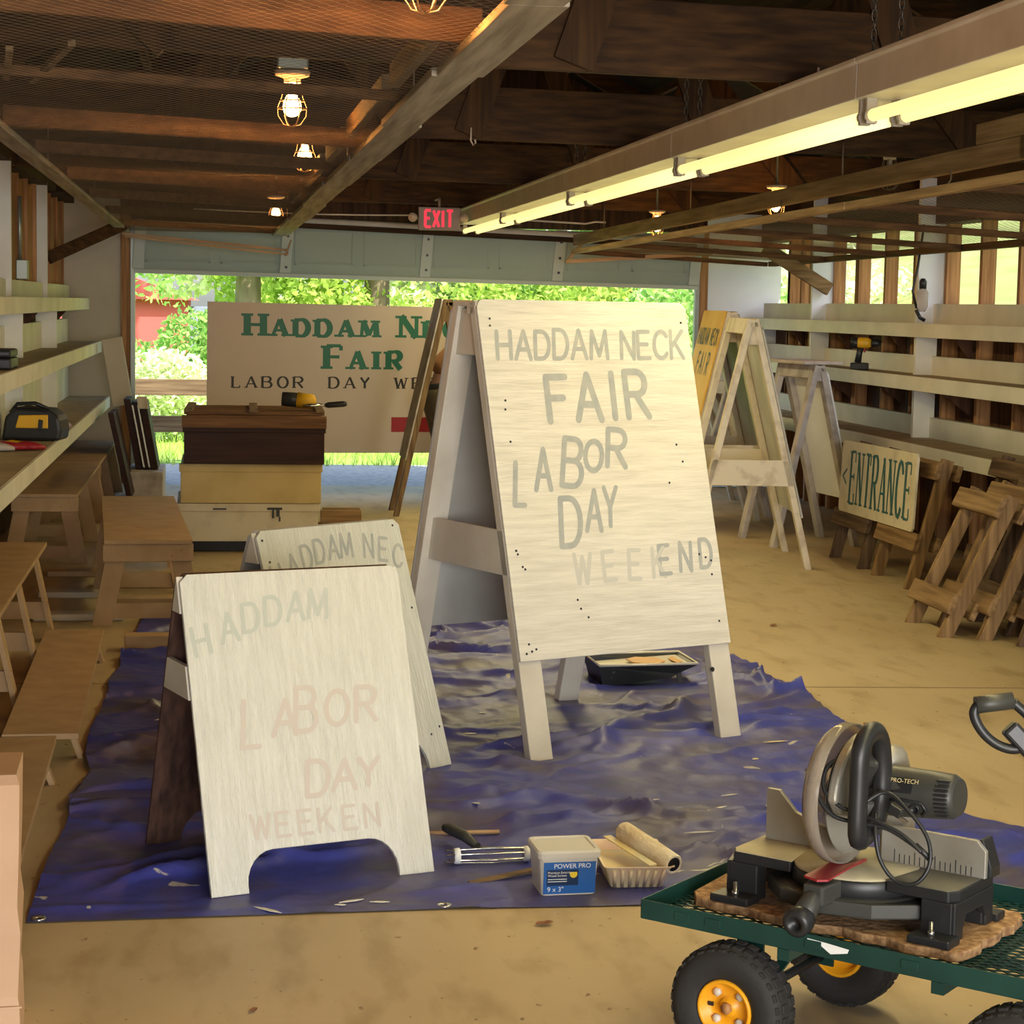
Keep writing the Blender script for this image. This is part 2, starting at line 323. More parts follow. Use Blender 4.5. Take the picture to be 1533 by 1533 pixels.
def letter(mb, ch, o, a, b, n, w, h, t, style='brush', rot=0):
    """one letter: o lower-left corner, a/b unit vectors right/up, n surface normal, w/h size of the unit box, t stroke width"""
    o, a, b, n = V(o), V(a), V(b), V(n); c, s = math.cos(rot), math.sin(rot)
    kk = [0]
    def P(x, y): return o + a * (x * c - y * s) + b * (x * s + y * c) + n * (kk[0] % 40) * 2e-5
    def quad(p, q, tt):
        kk[0] += 1; d = (q[0] - p[0], q[1] - p[1]); L = math.hypot(*d) or 1e-6; nx, ny = -d[1] / L * tt / 2, d[0] / L * tt / 2
        mb.add([P(p[0] + nx, p[1] + ny), P(p[0] - nx, p[1] - ny), P(q[0] - nx, q[1] - ny), P(q[0] + nx, q[1] + ny)], [(0, 1, 2, 3)])
    def disc(p, r, k=10): kk[0] += 1; mb.add([P(p[0] + r * math.cos(2 * PI * i / k), p[1] + r * math.sin(2 * PI * i / k)) for i in range(k)], [tuple(range(k))])
    for st in GL[ch]:
        pts = [(x * w, y * h) for x, y in st]
        for i, (p, q) in enumerate(zip(pts, pts[1:])):
            tt = t
            if style == 'serif':
                dx, dy = q[0] - p[0], q[1] - p[1]; an = abs(dy) / (math.hypot(dx, dy) or 1); tt = t * (.42 + .58 * an)
                if ch in 'AMW' and dx * dy > 0 or ch == 'N' and abs(dx) < 1e-6: tt = t * .55
            quad(p, q, tt)
            if i and style != 'serif' or len(pts) > 3: disc(p, tt / 2)
        if style == 'brush': disc(pts[0], t / 2); disc(pts[-1], t / 2)
        if style == 'serif' and len(pts) == 2 and abs(pts[1][1] - pts[0][1]) > .7 * h:
            for p in pts:
                if (p[1] < .02 * h or p[1] > .98 * h) and not (ch in 'A' and p[1] > .9 * h):
                    yy = p[1] + (t * .16 if p[1] < .5 * h else -t * .16); quad((p[0] - t * .8, yy), (p[0] + t * .8, yy), t * .34)
        if style == 'serif' and ch in 'EFLT' and len(pts) == 2 and abs(pts[1][0] - pts[0][0]) > .4 * w:
            p = pts[1]; s_ = -1 if p[1] > .9 * h else 1
            if abs(p[1] - .5 * h) > .2 * h: quad((p[0], p[1]), (p[0], p[1] + s_ * .2 * h), t * .5)
            else: quad((p[0], p[1] - .07 * h), (p[0], p[1] + .07 * h), t * .4)
def line_width(txt, w, gap, space): return sum((glw(c) * w + gap) if c != ' ' else space for c in txt) - gap
def text_line(mb, txt, o, a, b, n, w, h, t, gap, space=None, style='brush', jit=0, first=1.0):
    """first: scale of the capitals of small-caps words"""
    x = 0; space = space or w * .8; o, a, b = V(o), V(a), V(b); cap = True
    for ch in txt:
        if ch == ' ': x += space; cap = True; continue
        k = first if cap else 1; cap = False
        letter(mb, ch, o + a * x + b * random.uniform(-jit, jit), a, b, n, w * k, h * k, t * (1 + (k - 1) * .6), style, random.uniform(-jit, jit) * 3)
        x += glw(ch) * w * k + gap
    return x
def font_mesh(txt, size):
    c = bpy.data.curves.new('t', 'FONT'); c.body = txt; c.size = size; o = bpy.data.objects.new('t', c); COL.objects.link(o)
    dg = bpy.context.evaluated_depsgraph_get(); me = bpy.data.meshes.new_from_object(o.evaluated_get(dg)); bpy.data.objects.remove(o); bpy.data.curves.remove(c)
    vs = [tuple(v.co) for v in me.vertices]; fs = [tuple(p.vertices) for p in me.polygons]; bpy.data.meshes.remove(me); return vs, fs
def font_add(mb, txt, size, o, a, b, sx=1):
    vs, fs = font_mesh(txt, size); o, a, b = V(o), V(a), V(b); mb.add([o + a * x * sx + b * y for x, y, z in vs], fs)

# ================================================================== the setting
XL, XR, YF, YB = -1.27, 4.59, -4.0, 17.0
SK = .137                                   # the roof beams run a little out of square
setting(MB().box(XL - .1, XR + .1, YF, YB - .15, -.15, 0).build('floor', K['concrete']))
setting(MB().hexa([(XL, 8.1, 0), (XR, 7.68, 0), (XR, 7.70, 0), (XL, 8.115, 0), (XL, 8.1, .0008), (XR, 7.68, .0008), (XR, 7.70, .0008), (XL, 8.115, .0008)]).build('floor_joint', mat('dirt_filled_joint', (.25, .18, .10), .9)))
g = MB().box(XL - 40, XR + 50, YB + 2.2, 90, -.2, -.02); setting(g.build('ground', K['ground']))
setting(MB().box(XL - 6, XR + 8, YB - .15, YB + 2.2, -.2, -.012).build('gravel_apron', K['gravel']))
setting(MB().box(XL - 40, XR + 60, -40, YF, -.2, -.02).build('front_yard', K['gravel']))
# lawn banks either side (seen through the open right-hand wall)
bk = MB(); bk.hexa([(5.4, -8, -.3), (16, -8, -.3), (16, 75, -.3), (5.4, 75, -.3), (5.4, -8, -.1), (16, -8, 5.6), (16, 75, 5.6), (5.4, 75, -.1)])
setting(bk.build('lawn_bank', mat('sunlit_lawn_bank', (.32, .345, .11), .9, noise=(1.6, (.22, .27, .06), .3, .65), stretch=(.6, .35, 6))))
# roof: gable with rafters
RZ = 2.50; RX = (XL + XR) / 2; RH = 4.0
rf = MB()
rf.hexa([(XL - .5, YF - .3, RZ - .25), (RX, YF - .3, RH), (RX, YB + .4, RH), (XL - .5, YB + .4, RZ - .25), (XL - .5, YF - .3, RZ - .2), (RX, YF - .3, RH + .06), (RX, YB + .4, RH + .06), (XL - .5, YB + .4, RZ - .2)])
rf.hexa([(RX, YF - .3, RH), (XR + .5, YF - .3, RZ - .25), (XR + .5, YB + .4, RZ - .25), (RX, YB + .4, RH), (RX, YF - .3, RH + .06), (XR + .5, YF - .3, RZ - .2), (XR + .5, YB + .4, RZ - .2), (RX, YB + .4, RH + .06)])
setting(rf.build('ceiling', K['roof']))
# beams (bottom chords) with rafters and web struts
BY = [-2.4, .55, 3.6, 6.55, 9.36, 12.56, 15.45]
for i, by in enumerate(BY):
    f = lambda x: by + SK * (x - .85)
    if i < 2: f = lambda x: by
    b = MB(); z0 = 2.25
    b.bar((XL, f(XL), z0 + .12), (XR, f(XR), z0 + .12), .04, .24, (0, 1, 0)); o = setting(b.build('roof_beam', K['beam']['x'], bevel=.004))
    t = MB().bar((XL, f(XL) + .042, z0 + .055), (XR, f(XR) + .042, z0 + .055), .04, .10, (0, 1, 0)); setting(t.build('beam_ledger', K['beam']['x'], o))
    r = MB()
    for sx, xe in ((-1, XL), (1, XR)):
        r.bar((xe, f(xe) + .05, z0 + .12), (RX, f(RX) + .05, RH - .10), .045, .14, (0, 1, 0))
    setting(r.build('rafters', K['beam']['x'], o))
    wb = MB()
    for xa, xb, zb in ((RX - 1.9, RX - 1.25, 3.0), (RX - .85, RX - 1.3, 2.98), (RX - .55, RX, 3.88), (RX + .62, RX + .05, 3.88), (RX + .95, RX + 1.3, 2.98), (RX + 2.0, RX + 1.35, 3.0)):
        wb.bar((xa, f(xa) - .035, z0 + .02), (xb, f(xb) - .035, zb), .035, .13, (0, 1, 0))
    setting(wb.build('web_struts', K['beam']['z'], o))
pl = MB()
for k in range(11):                          # purlins and long loose battens up in the roof
    x = RX - 2.6 + k * .52; z = RH - .1 - abs(x - RX) * (RH - RZ + .2) / 3.4
    pl.box(x - .02, x + .02, YF, YB, z - .05, z)
setting(pl.build('roof_purlins', K['beam']['y']))
# left wall
b = MB().box(XL - .06, XL - .02, YF, YB, 0, 2.5); setting(b.build('wall_left', K['siding']))
b = MB()
for y in np.arange(-3.4, 16.9, .61): b.box(XL - .02, XL + .035, y - .02, y + .02, 1.56, 2.3)
setting(b.build('wall_left_studs', K['stud']))
b = MB()
for y in (2.15, 4.6, 7.05, 9.5, 11.95, 14.4): b.box(XL - .0, XL + .10, y - .02, y + .02, 1.5, 2.28)
setting(b.build('wall_left_fins', K['white']))
b = MB()
for k in range(24): b.box(XL - .02, XL + .012 + .006 * (k % 2), YF + k * .875, YF + (k + 1) * .875 - .008, 1.57, 2.24)
setting(b.build('wall_left_boards', K['stud']))
b = MB().box(XL - .03, XL + .10, YF, YB, 2.26, 2.36); setting(b.build('trim_left', K['beam']['y']))
# right wall: open slatted upper part
b = MB().box(XR + .09, XR + .12, YF, YB, 0, 1.56); setting(b.build('wall_right', K['siding']))
b = MB()
for k, y in enumerate(np.arange(-3.2, 16.9, .61)): b.box(XR, XR + .09, y - .022, y + .022, 0, 2.4)
b.box(XR, XR + .09, 16.28, 16.36, 0, 2.4); b.box(XR, XR + .09, 15.95, 16.0, 0, 2.4); b.box(XR, XR + .09, 15.3, 15.36, 0, 2.4); b.box(XR, XR + .09, 14.5, 14.56, 0, 2.4)
setting(b.build('wall_right_studs', K['stud']))
b = MB()
for y in (.6, 3.0, 5.5, 7.9, 10.32, 12.74, 15.12): b.box(XR - .16, XR + .1, y - .02, y + .02, 1.43, 2.36)
setting(b.build('wall_right_fins', K['whitewall']))
setting(MB().box(XR - .06, XR + .12, YF, YB, 2.07, 2.42).build('trim_right', K['beam']['y']))
# back wall with the door opening
setting(MB().box(XL, -.80, YB, YB + .1, 0, 2.6).build('wall_back', K['cream']))
setting(MB().box(4.06, XR + .12, YB, YB + .1, 0, 2.6).build('wall_back_right', K['whitewall']))
setting(MB().box(-.80, 4.06, YB, YB + .1, 2.14, 4.2).build('wall_back_gable', K['siding']))
setting(MB().box(XL, XR, YF - .1, YF, 2.3, 4.2).build('wall_front_gable', K['siding']))
setting(MB().box(XL, -.7, YF - .1, YF, 0, 2.3).build('wall_front_left', K['siding'])); setting(MB().box(4.1, XR, YF - .1, YF, 0, 2.3).build('wall_front_right', K['siding']))
jb = MB(); jb.box(-.80, -.72, YB - .03, YB + .12, 0, 2.2); jb.box(3.99, 4.07, YB - .03, YB + .12, 0, 2.2); setting(jb.build('trim_1', K['stud'], bevel=.004))
jb = MB(); jb.box(-.72, -.685, YB - .06, YB, 0, 2.1); jb.box(3.955, 3.99, YB - .06, YB, 0, 2.1); setting(jb.build('door_track', K['galv']))
# half raised overhead door: bottom panel hangs in the opening, upper panels lie under the roof
D = thing('door_1', 'pale green overhead garage door, half raised in the back doorway', 'garage door', (1.63, 16.93, 1.7)); D['kind'] = 'structure'
dx = lambda x: x - 1.63
def dz(x): return (1.735 - (x + .7) * .010) - 1.7
b = MB()
xs = (-.69, 3.965)
b.hexa([(dx(xs[0]), 0, dz(xs[0])), (dx(xs[1]), 0, dz(xs[1])), (dx(xs[1]), .04, dz(xs[1])), (dx(xs[0]), .04, dz(xs[0])), (dx(xs[0]), -.06, .44), (dx(xs[1]), -.06, .42), (dx(xs[1]), -.02, .42), (dx(xs[0]), -.02, .44)])
b.build('panel', K['doorg'], D)
b = MB()
for x in (-.66, .52, 1.665, 2.77, 3.93): b.hexa([(dx(x) - .045, -.02, dz(x) + .01), (dx(x) + .045, -.02, dz(x) + .01), (dx(x) + .045, .01, dz(x) + .01), (dx(x) - .045, .01, dz(x) + .01), (dx(x) - .02, -.085, .43), (dx(x) + .07, -.085, .43), (dx(x) + .07, -.055, .43), (dx(x) - .02, -.055, .43)])
b.build('stile', K['doorw'], D, bevel=.003)
b = MB()
for x0, x1 in ((-.6, -.08), (0, .46), (.6, 1.08), (1.16, 1.6), (1.74, 2.2), (2.28, 2.7), (2.85, 3.3), (3.4, 3.86)):   # raised rims of the pressed panels
    for xa, xb, za, zb in ((x0, x1, .10, .115), (x0, x1, .36, .375), (x0, x0 + .015, .1, .37), (x1 - .015, x1, .1, .37)):
        yo = lambda z: -.008 - z * .06 / .44
        b.hexa([(dx(xa), yo(za), za), (dx(xb), yo(za), za), (dx(xb), yo(za) + .02, za), (dx(xa), yo(za) + .02, za), (dx(xa), yo(zb), zb), (dx(xb), yo(zb), zb), (dx(xb), yo(zb) + .02, zb), (dx(xa), yo(zb) + .02, zb)])
b.build('panel_rim', K['doorg'], D)
b = MB().hexa([(dx(xs[0]), -.025, dz(xs[0]) - .025), (dx(xs[1]), -.025, dz(xs[1]) - .025), (dx(xs[1]), .05, dz(xs[1]) - .025), (dx(xs[0]), .05, dz(xs[0]) - .025), (dx(xs[0]), -.025, dz(xs[0]) + .006), (dx(xs[1]), -.025, dz(xs[1]) + .006), (dx(xs[1]), .05, dz(xs[1]) + .006), (dx(xs[0]), .05, dz(xs[0]) + .006)])
b.build('weather_strip', K['doorw'], D)
b = MB()
for x in (.52, 1.665, 2.77):
    for z in (.08, .2, .33): b.lathe([(.011, 0), (.011, .012)], (dx(x) + .005 + z * .05, -.022 - z * .15, z), (0, -1, 0), 8)
b.build('bolt', K['blackp'], D)
b = MB().tube([(-.6, 16.62, 2.19), (3.9, 16.62, 2.055)], .022, 10); tb = setting(b.build('door_spring_bar', K['metalw']))
b = MB().bar((-.6, 16.72, 2.155), (3.9, 16.72, 2.02), .06, .05, (0, 1, 0)); setting(b.build('door_header_angle', K['beam']['x']))
# diagonal knee braces
setting(MB().bar((XL + .05, 15.06, 1.78), (-.70, 15.4, 2.045), .04, .09, (0, 1, 0)).build('knee_brace', K['beam']['x'], bevel=.004))
setting(MB().bar((XR - .04, 15.05, 1.665), (4.02, 15.0, 1.965), .04, .10, (0, 1, 0)).build('knee_brace', K['old']['x'], bevel=.004))

# ================================================================== wall shelves
def shelf_unit(name, label, side, xw, fronts, zs, ys, fins, backs):
    """side=-1 left wall, +1 right wall; xw wall face; fronts = x of the three front edges (top shelf first)"""
    T = thing(name, label, 'shelf', (xw, 8, 0)); O = lambda x: x - xw
    for xf, z in zip(fronts, zs):
        x0, x1 = sorted((xw, xf)); b = MB().box(O(x0), O(x1), ys[0] - 8, ys[1] - 8, z - .02, z); b.build('shelf_board', K['shelftop'], T)
        e = sorted((xf, xf + side * -.02)); MB().box(O(e[0]), O(e[1]), ys[0] - 8, ys[1] - 8, z - .085, z + .004).build('front_edge', K['white'], T, bevel=.003)
    for z0, z1, xo in backs:
        x0, x1 = sorted((xw, xw - side * (xo))); MB().box(O(x0), O(x1), ys[0] - 8, ys[1] - 8, z0, z1).build('back_board', K['white'], T)
    for i, y in enumerate(fins):
        for k in (0, 1):
            z1, z0 = zs[k] - .02, zs[k + 1]
            x0, x1 = sorted((xw - side * .02, xw - side * .16)); MB().box(O(x0), O(x1), y - 8 - .02, y - 8 + .02, z0, z1).build('upright', K['white'], T)
    for i, y in enumerate(np.arange(ys[0] + 1.0, ys[1] - .3, 1.22)):
        for k in (0, 1):
            xf = fronts[k]; z = zs[k] - .03
            MB().prism([(0, 0), (abs(xf - xw) - .03, 0), (0, -.2)], (O(xw), y - 8, z), (-side, 0, 0), (0, 0, 1), (0, .02, 0)).build('bracket', K['siding'], T)
    return T
shelf_unit('wall_shelf', 'long three-tier white shelf with a toolbag, running along the left wall', -1, XL, (-1.06, -.965, -.90), (1.497, 1.157, .713), (YF + .5, 16.85), (7.05, 9.5, 11.95, 14.4),
           ((1.497, 1.60, .07), (1.157, 1.335, .06), (.713, .98, .06)))
shelf_unit('wall_shelf', 'long three-tier white shelf under the open slats of the right wall', 1, XR, (4.40, 4.28, 4.21), (1.432, 1.105, .70), (YF + .5, 16.9), (7.9, 10.32, 12.74, 15.12),
           ((1.432, 1.56, .05), (1.105, 1.225, .05), (.70, .83, .05)))

# ================================================================== hung wire-mesh frames
def hexmesh(w, l, p):
    """chicken wire in the xy plane, thin ribbons"""
    b = MB(); t = .0009; dx_, dy_ = p, p * .86
    nx, ny = int(w / dx_), int(l / dy_)
    vs = []; fs = []
    def seg(x0, y0, x1, y1):
        L = math.hypot(x1 - x0, y1 - y0); nx_, ny_ = -(y1 - y0) / L * t / 2, (x1 - x0) / L * t / 2; k = len(vs)
        vs.extend([(x0 + nx_, y0 + ny_, 0), (x0 - nx_, y0 - ny_, 0), (x1 - nx_, y1 - ny_, 0), (x1 + nx_, y1 + ny_, 0)]); fs.append((k, k + 1, k + 2, k + 3))
        k = len(vs); vs.extend([(x0, y0, t / 2), (x0, y0, -t / 2), (x1, y1, -t / 2), (x1, y1, t / 2)]); fs.append((k, k + 1, k + 2, k + 3))
    for j in range(ny):
        y = j * dy_
        for i in range(nx):
            x = i * dx_ + (dx_ / 2 if j % 2 else 0)
            seg(x, y, x, y + dy_ * .36)
            seg(x, y + dy_ * .36, x + dx_ / 2, y + dy_); seg(x, y + dy_ * .36, x - dx_ / 2, y + dy_)
    b.v, b.f, b.sm = vs, fs, [False] * len(fs); return b
def hung_frame(name, label, P, width, rails, segs, tilt=None):
    """P(u, y) -> world point on the frame's lower plane; u 0 left .. 1 right"""
    pass
LF = thing('mesh_ceiling_frame', 'wide wire mesh panel in a board frame hung under the beams on the left', 'ceiling frame', (-.1, 10, 2.1))
def lz(y): return 2.12 - (y - 4.2) * .0083
def lxr(y): return .69 - (y - 4.2) * .014
def lxl(y): return -.80 + (y - 7.8) * .0063
def R_(x, y, z): return (x + .1, y - 10, z - 2.1)
cuts = [1.2, 2.6, 4.2, 5.45, 6.9, 8.4, 10.0, 11.8, 13.6, 16.2]
for y0, y1 in zip(cuts, cuts[1:]):           # wide boards of the inner edge, butted with slight steps
    o_ = random.uniform(-.012, .012)
    MB().hexa([R_(lxr(y0) - .115 + o_, y0, lz(y0) - .012), R_(lxr(y0) + .01 + o_, y0, lz(y0) - .012), R_(lxr(y1) + .01 + o_, y1, lz(y1) - .012), R_(lxr(y1) - .115 + o_, y1, lz(y1) - .012),
               R_(lxr(y0) - .115 + o_, y0, lz(y0) + .012), R_(lxr(y0) + .01 + o_, y0, lz(y0) + .012), R_(lxr(y1) + .01 + o_, y1, lz(y1) + .012), R_(lxr(y1) - .115 + o_, y1, lz(y1) + .012)]).build('edge_board', K['greyrail'], LF, bevel=.003)
    MB().hexa([R_(lxl(y0) - .02, y0, lz(y0) - .012), R_(lxl(y0) + .055, y0, lz(y0) - .012), R_(lxl(y1) + .055, y1, lz(y1) - .012), R_(lxl(y1) - .02, y1, lz(y1) - .012),
               R_(lxl(y0) - .02, y0, lz(y0) + .012), R_(lxl(y0) + .055, y0, lz(y0) + .012), R_(lxl(y1) + .055, y1, lz(y1) + .012), R_(lxl(y1) - .02, y1, lz(y1) + .012)]).build('edge_board', K['greyrail'], LF, bevel=.003)
for y, h in ((1.9, .09), (3.3, .09), (4.92, .085), (6.25, .03), (7.95, .07), (9.2, .05), (10.9, .06), (12.5, .05), (14.4, .05), (16.2, .045)):
    MB().bar(R_(lxl(y) + .03, y - .055 * y, lz(y) + h / 2 + .014), R_(lxr(y) - .06, y + .02 * y, lz(y) + h / 2 + .014), .04, h, (0, 1, 0)).build('cross_rail', K['crossrail']['x'], LF, bevel=.003)
for y0, y1 in ((4.98, 6.1), (6.35, 7.8), (8.1, 9.0), (9.4, 10.7), (11.1, 12.3)):   # upright boards along the inner edge above the mesh
    MB().bar(R_(lxr(y0) - .16, y0, lz(y0) + .06), R_(lxr(y1) - .16, y1, lz(y1) + .06), .03, .07, (1, 0, 0)).build('side_board', K['rail']['y'], LF, bevel=.003)
wm = hexmesh(1.42, 14.8, .036)
wm.v = [R_(lxl(y + 1.3) + .03 + x * (lxr(y + 1.3) - lxl(y + 1.3) - .08) / 1.42, y + 1.3, z + lz(y + 1.3) + .004 + .006 * math.sin(3 * x) * math.sin(2.1 * y)) for x, y, z in wm.v]
wm.build('wire_mesh', K['wirem'], LF)
for (xa, ya, xb, yb) in ((-.55, 5.6, -.62, 6.2), (-.38, 5.45, -.55, 6.25)):
    MB().bar(R_(xa, ya, lz(ya) + .04), R_(xb, yb, lz(yb) + .03), .02, .015).build('loose_batten', K['rail']['y'], LF)
for y in (3.6, 6.6, 9.4, 12.5, 15.3):
    for x in (lxl(y) + .03, lxr(y) - .05): MB().tube([R_(x, y, lz(y)), R_(x, y, 2.28)], .003, 6).build('hanger_wire', K['wirem'], LF)
e = thing('sagging_batten', 'pale batten pair sagging from the end of the left mesh frame before the door', 'batten', (-.75, 16.12, 1.990))
MB().bar((0, 0, .01), (1.26, .05, -.09), .03, .02, (0, 1, 0)).build('batten', K['pine'], e); MB().bar((.02, -.03, -.012), (1.27, .0, -.125), .03, .015, (0, 1, 0)).build('batten', K['pine'], e)
MB().bar((1.25, -.02, -.13), (1.29, .03, -.02), .05, .012, (0, 1, 0)).build('end_block', K['pine'], e)

RF = thing('mesh_ceiling_frame', 'wire mesh panel hooked under a long rail on the right side, above the shelf', 'ceiling frame', (3.6, 10, 2.0))
def Q_(x, y, z): return (x - 3.6, y - 10, z - 2.0)
def rz(y): return 1.985 - (y - 7) * .005
def rx(y): return 2.80 + .012 * math.sin(y)
rc = [3.5, 6.2, 9.0, 12.2, 16.25]
for y0, y1 in zip(rc, rc[1:]):
    MB().bar(Q_(rx(y0) + random.uniform(-.01, .01), y0, rz(y0)), Q_(rx(y1), y1, rz(y1)), .05, .035).build('edge_rail', K['litrail'], RF, bevel=.003)
    MB().bar(Q_(4.42, y0, rz(y0) - .065), Q_(4.42, y1, rz(y1) - .065), .06, .04).build('edge_rail', K['crossrail']['y'], RF, bevel=.003)
for y in (4.5, 6.1, 7.5, 8.9, 10.2, 11.7, 13.1, 14.5, 16.2):
    MB().bar(Q_(rx(y), y, rz(y)), Q_(4.42, y + .2, rz(y) - .065), .05, .035, (0, 1, 0)).build('cross_rail', K['crossrail']['x'], RF, bevel=.003)
wm = hexmesh(1.6, 12.6, .04); wm.v = [Q_(2.82 + x, y + 3.6, z + rz(y + 3.6) - .04 * x + .022 + .008 * math.sin(4 * x) * math.sin(2.3 * y)) for x, y, z in wm.v]; wm.build('wire_mesh', K['wirem'], RF)
RA = thing('hanging_rail', 'long bare timber rail in lapped lengths above the right mesh panel', 'rail', (2.9, 10, 2.1))
def Z_(x, y, z): return (x - 2.9, y - 10, z - 2.1)
for (y0, y1, dzz) in ((3.6, 7.3, .0), (7.25, 12.2, .0), (12.1, 16.5, 0)):
    zz = lambda y: 2.115 - (y - 7.2) * .0085
    MB().bar(Z_(2.93 - (y0 - 7.3) * .009, y0, zz(y0)), Z_(2.93 - (y1 - 7.3) * .009, y1, zz(y1)), .04, .085).build('rail_length', K['litrail'], RA, bevel=.003)
MB().bar(Z_(2.93, 7.0, 2.20), Z_(2.93, 7.75, 2.195), .04, .08).build('splice_block', K['litrail'], RA, bevel=.003)
MB().bar(Z_(2.935, 4.2, 2.21), Z_(2.935, 6.4, 2.20), .04, .08).build('splice_block', K['litrail'], RA, bevel=.003)
for y in (5.2, 7.9, 10.4, 13.2, 15.2): MB().tube([Z_(2.87, y, 2.07), Z_(2.87, y, 2.03), Z_(2.85, y, 2.0)], .004, 6).build('hook', K['wirem'], RA)
for y in (6.6, 9.55, 12.75, 15.7): MB().tube([Z_(2.93, y, 2.12), Z_(2.93, y, 2.3)], .004, 6).build('hanger_wire', K['wirem'], RA)
e = thing('sagging_batten', 'pale batten hanging down from the end of the right mesh panel before the door', 'batten', (2.73, 16.25, 1.85))
MB().bar((0, 0, 0), (.16, .03, .19), .04, .02, (0, 1, 0)).build('batten', K['pine'], e); MB().bar((.0, .0, .01), (1.2, .03, .10), .04, .03, (0, 1, 0)).build('batten', K['pine'], e)
MB().bar((.22, .2, .1), (1.3, .25, .13), .04, .03, (0, 1, 0)).build('batten', K['rail']['x'], e)

# ================================================================== lamps
LX = 1.925
lampl = ['nearest fluorescent strip light in view, white-hot twin tubes, upper right', 'second fluorescent strip light from the camera, twin yellow-white tubes', 'third fluorescent strip light from the camera in the hanging row', 'fourth fluorescent strip light from the camera, short before the door', 'last fluorescent strip light of the row, beside the exit sign']
ends = [3.42, 5.88, 8.38, 11.05, 13.75, 15.95]
def strip(y0, y1, label):
    T = thing('fluorescent_light', label, 'lamp', (LX, (y0 + y1) / 2, 2.05), 0, 'row of fluorescent strip lights'); L = y1 - y0 - .01; h = L / 2
    b = MB(); prof = [(-.088, .07), (-.086, .172), (-.094, .176), (-.094, .19), (.094, .19), (.094, .176), (.086, .172), (.088, .07)]
    b.prism(prof, (0, -h, 0), (1, 0, 0), (0, 0, 1), (0, L, 0)); b.build('housing', K['metalw'], T, bevel=.003)
    for x in (-.05, .05):
        MB().tube([(x, -h + .05, .02), (x, h - .05, .02)], .019, 12).build('tube', K['tube'], T)
        for y in (-h + .025, h - .025):
            MB().bar((x, y, -.004), (x, y, .08), .034, .022).build('socket', K['socket'], T, bevel=.004)
            MB().lathe([(.021, -.012), (.021, .012)], (x, y, .02), (0, 1, 0), 14).build('socket', K['socket'], T)
    for y in (-h + .12, h - .12):
        c = MB(); n = 9
        for i in range(n):
            z = .19 + i * .028; c.tube([(.008 * math.cos(a) * (i % 2), y + .008 * math.cos(a) * (1 - i % 2), z + .019 * math.sin(a)) for a in np.linspace(0, 2 * PI, 9)[:-1]], .0028, 5, True)
        c.build('chain', K['chain'], T)
    lo = lamp('strip_light_glow', 'AREA', (0, 0, -.003), 30 * L / 2.44, (1, .83, .42), None, shape='RECTANGLE', size=.13, size_y=L - .15); lo.parent = T
    return T
for i in range(5): strip(ends[i], ends[i + 1], lampl[i])
for k, y in enumerate((.95,)):
    strip(y, y + 2.45, ('fluorescent strip light of the same row just over the camera', 'fluorescent strip light of the same row behind the camera')[k])
def caged(loc, label, lit=True, base=True, s=1.0, watt=9, ztop=2.29):
    T = thing('caged_bulb_light', label, 'lamp', loc, 0, 'caged bulb lights'); x, y, z = loc; d = ztop - z
    if not base: MB().tube([(0, 0, d - .06), (0, 0, 2.25 + 1.75 * (1 - abs(x - RX) / 3.43) - z)], .006, 6).build('stem', K['galv'], T)
    if base:
        MB().box(-.055 * s, .055 * s, -.055 * s, .055 * s, d - .06, d).build('junction_box', K['galv'], T, bevel=.006)
    MB().lathe([(.02 * s, d - .06), (.065 * s, d - .065), (.06 * s, d - .08), (.03 * s, d - .09), (.03 * s, d - .105)], n=20).build('lampholder', K['porc'], T)
    t = d - .105
    prof = [(.013, t), (.014, t - .03), (.03, t - .065), (.034, t - .085), (.028, t - .105), (.014, t - .116), (.0001, t - .119)]
    MB().lathe([(r * s, z_) for r, z_ in prof], n=18).build('bulb', K['bulb'] if lit else K['bulboff'], T)
    c = MB()
    for k in range(6):
        a = PI * k / 3; cs, sn = math.cos(a), math.sin(a)
        c.tube([(cs * r * s, sn * r * s, z_) for r, z_ in ((.03, t), (.038, t - .05), (.052, t - .085), (.05, t - .115), (.03, t - .145), (.004, t - .152))], .0022, 5)
    for r, z_ in ((.045, t - .062), (.052, t - .09)): c.tube([(r * s * math.cos(a), r * s * math.sin(a), z_) for a in np.linspace(0, 2 * PI, 17)[:-1]], .0022, 5, True)
    c.build('guard_cage', K['cage'] if lit else K['wirem'], T)
    if lit:
        lo = lamp('bulb_glow', 'POINT', (0, 0, t - .075), watt * 4.5, (1, .40, .09), None, shadow_soft_size=.045 * s); lo.parent = T
    return T
caged((.44, 4.55, 2.13), 'caged glowing bulb cut by the top edge of the photo above the mesh', watt=11, ztop=2.39)
caged((.249, 7.4, 2.115), 'caged glowing bulb under a grey junction box, nearest whole one on the left', watt=9, ztop=2.375)
caged((.385, 9.67, 2.10), 'second caged glowing bulb behind the mesh, right below a cross rail', watt=9, ztop=2.36)
caged((.393, 14.95, 2.065), 'small far caged bulb glowing near the end of the left mesh frame', watt=5, ztop=2.32, base=False)
caged((3.26, 15.3, 2.045), 'caged glowing bulb at the far end of the right rail, near the door', watt=4, ztop=2.30, base=False)
caged((3.39, 12.4, 2.07), 'caged glowing bulb hanging in the middle of the right mesh panel', watt=7, ztop=2.33, base=False)
caged((3.37, 10.18, 2.12), 'unlit caged bulb on a white holder above the right-hand rail', lit=False, ztop=2.38, base=False, s=1.1)
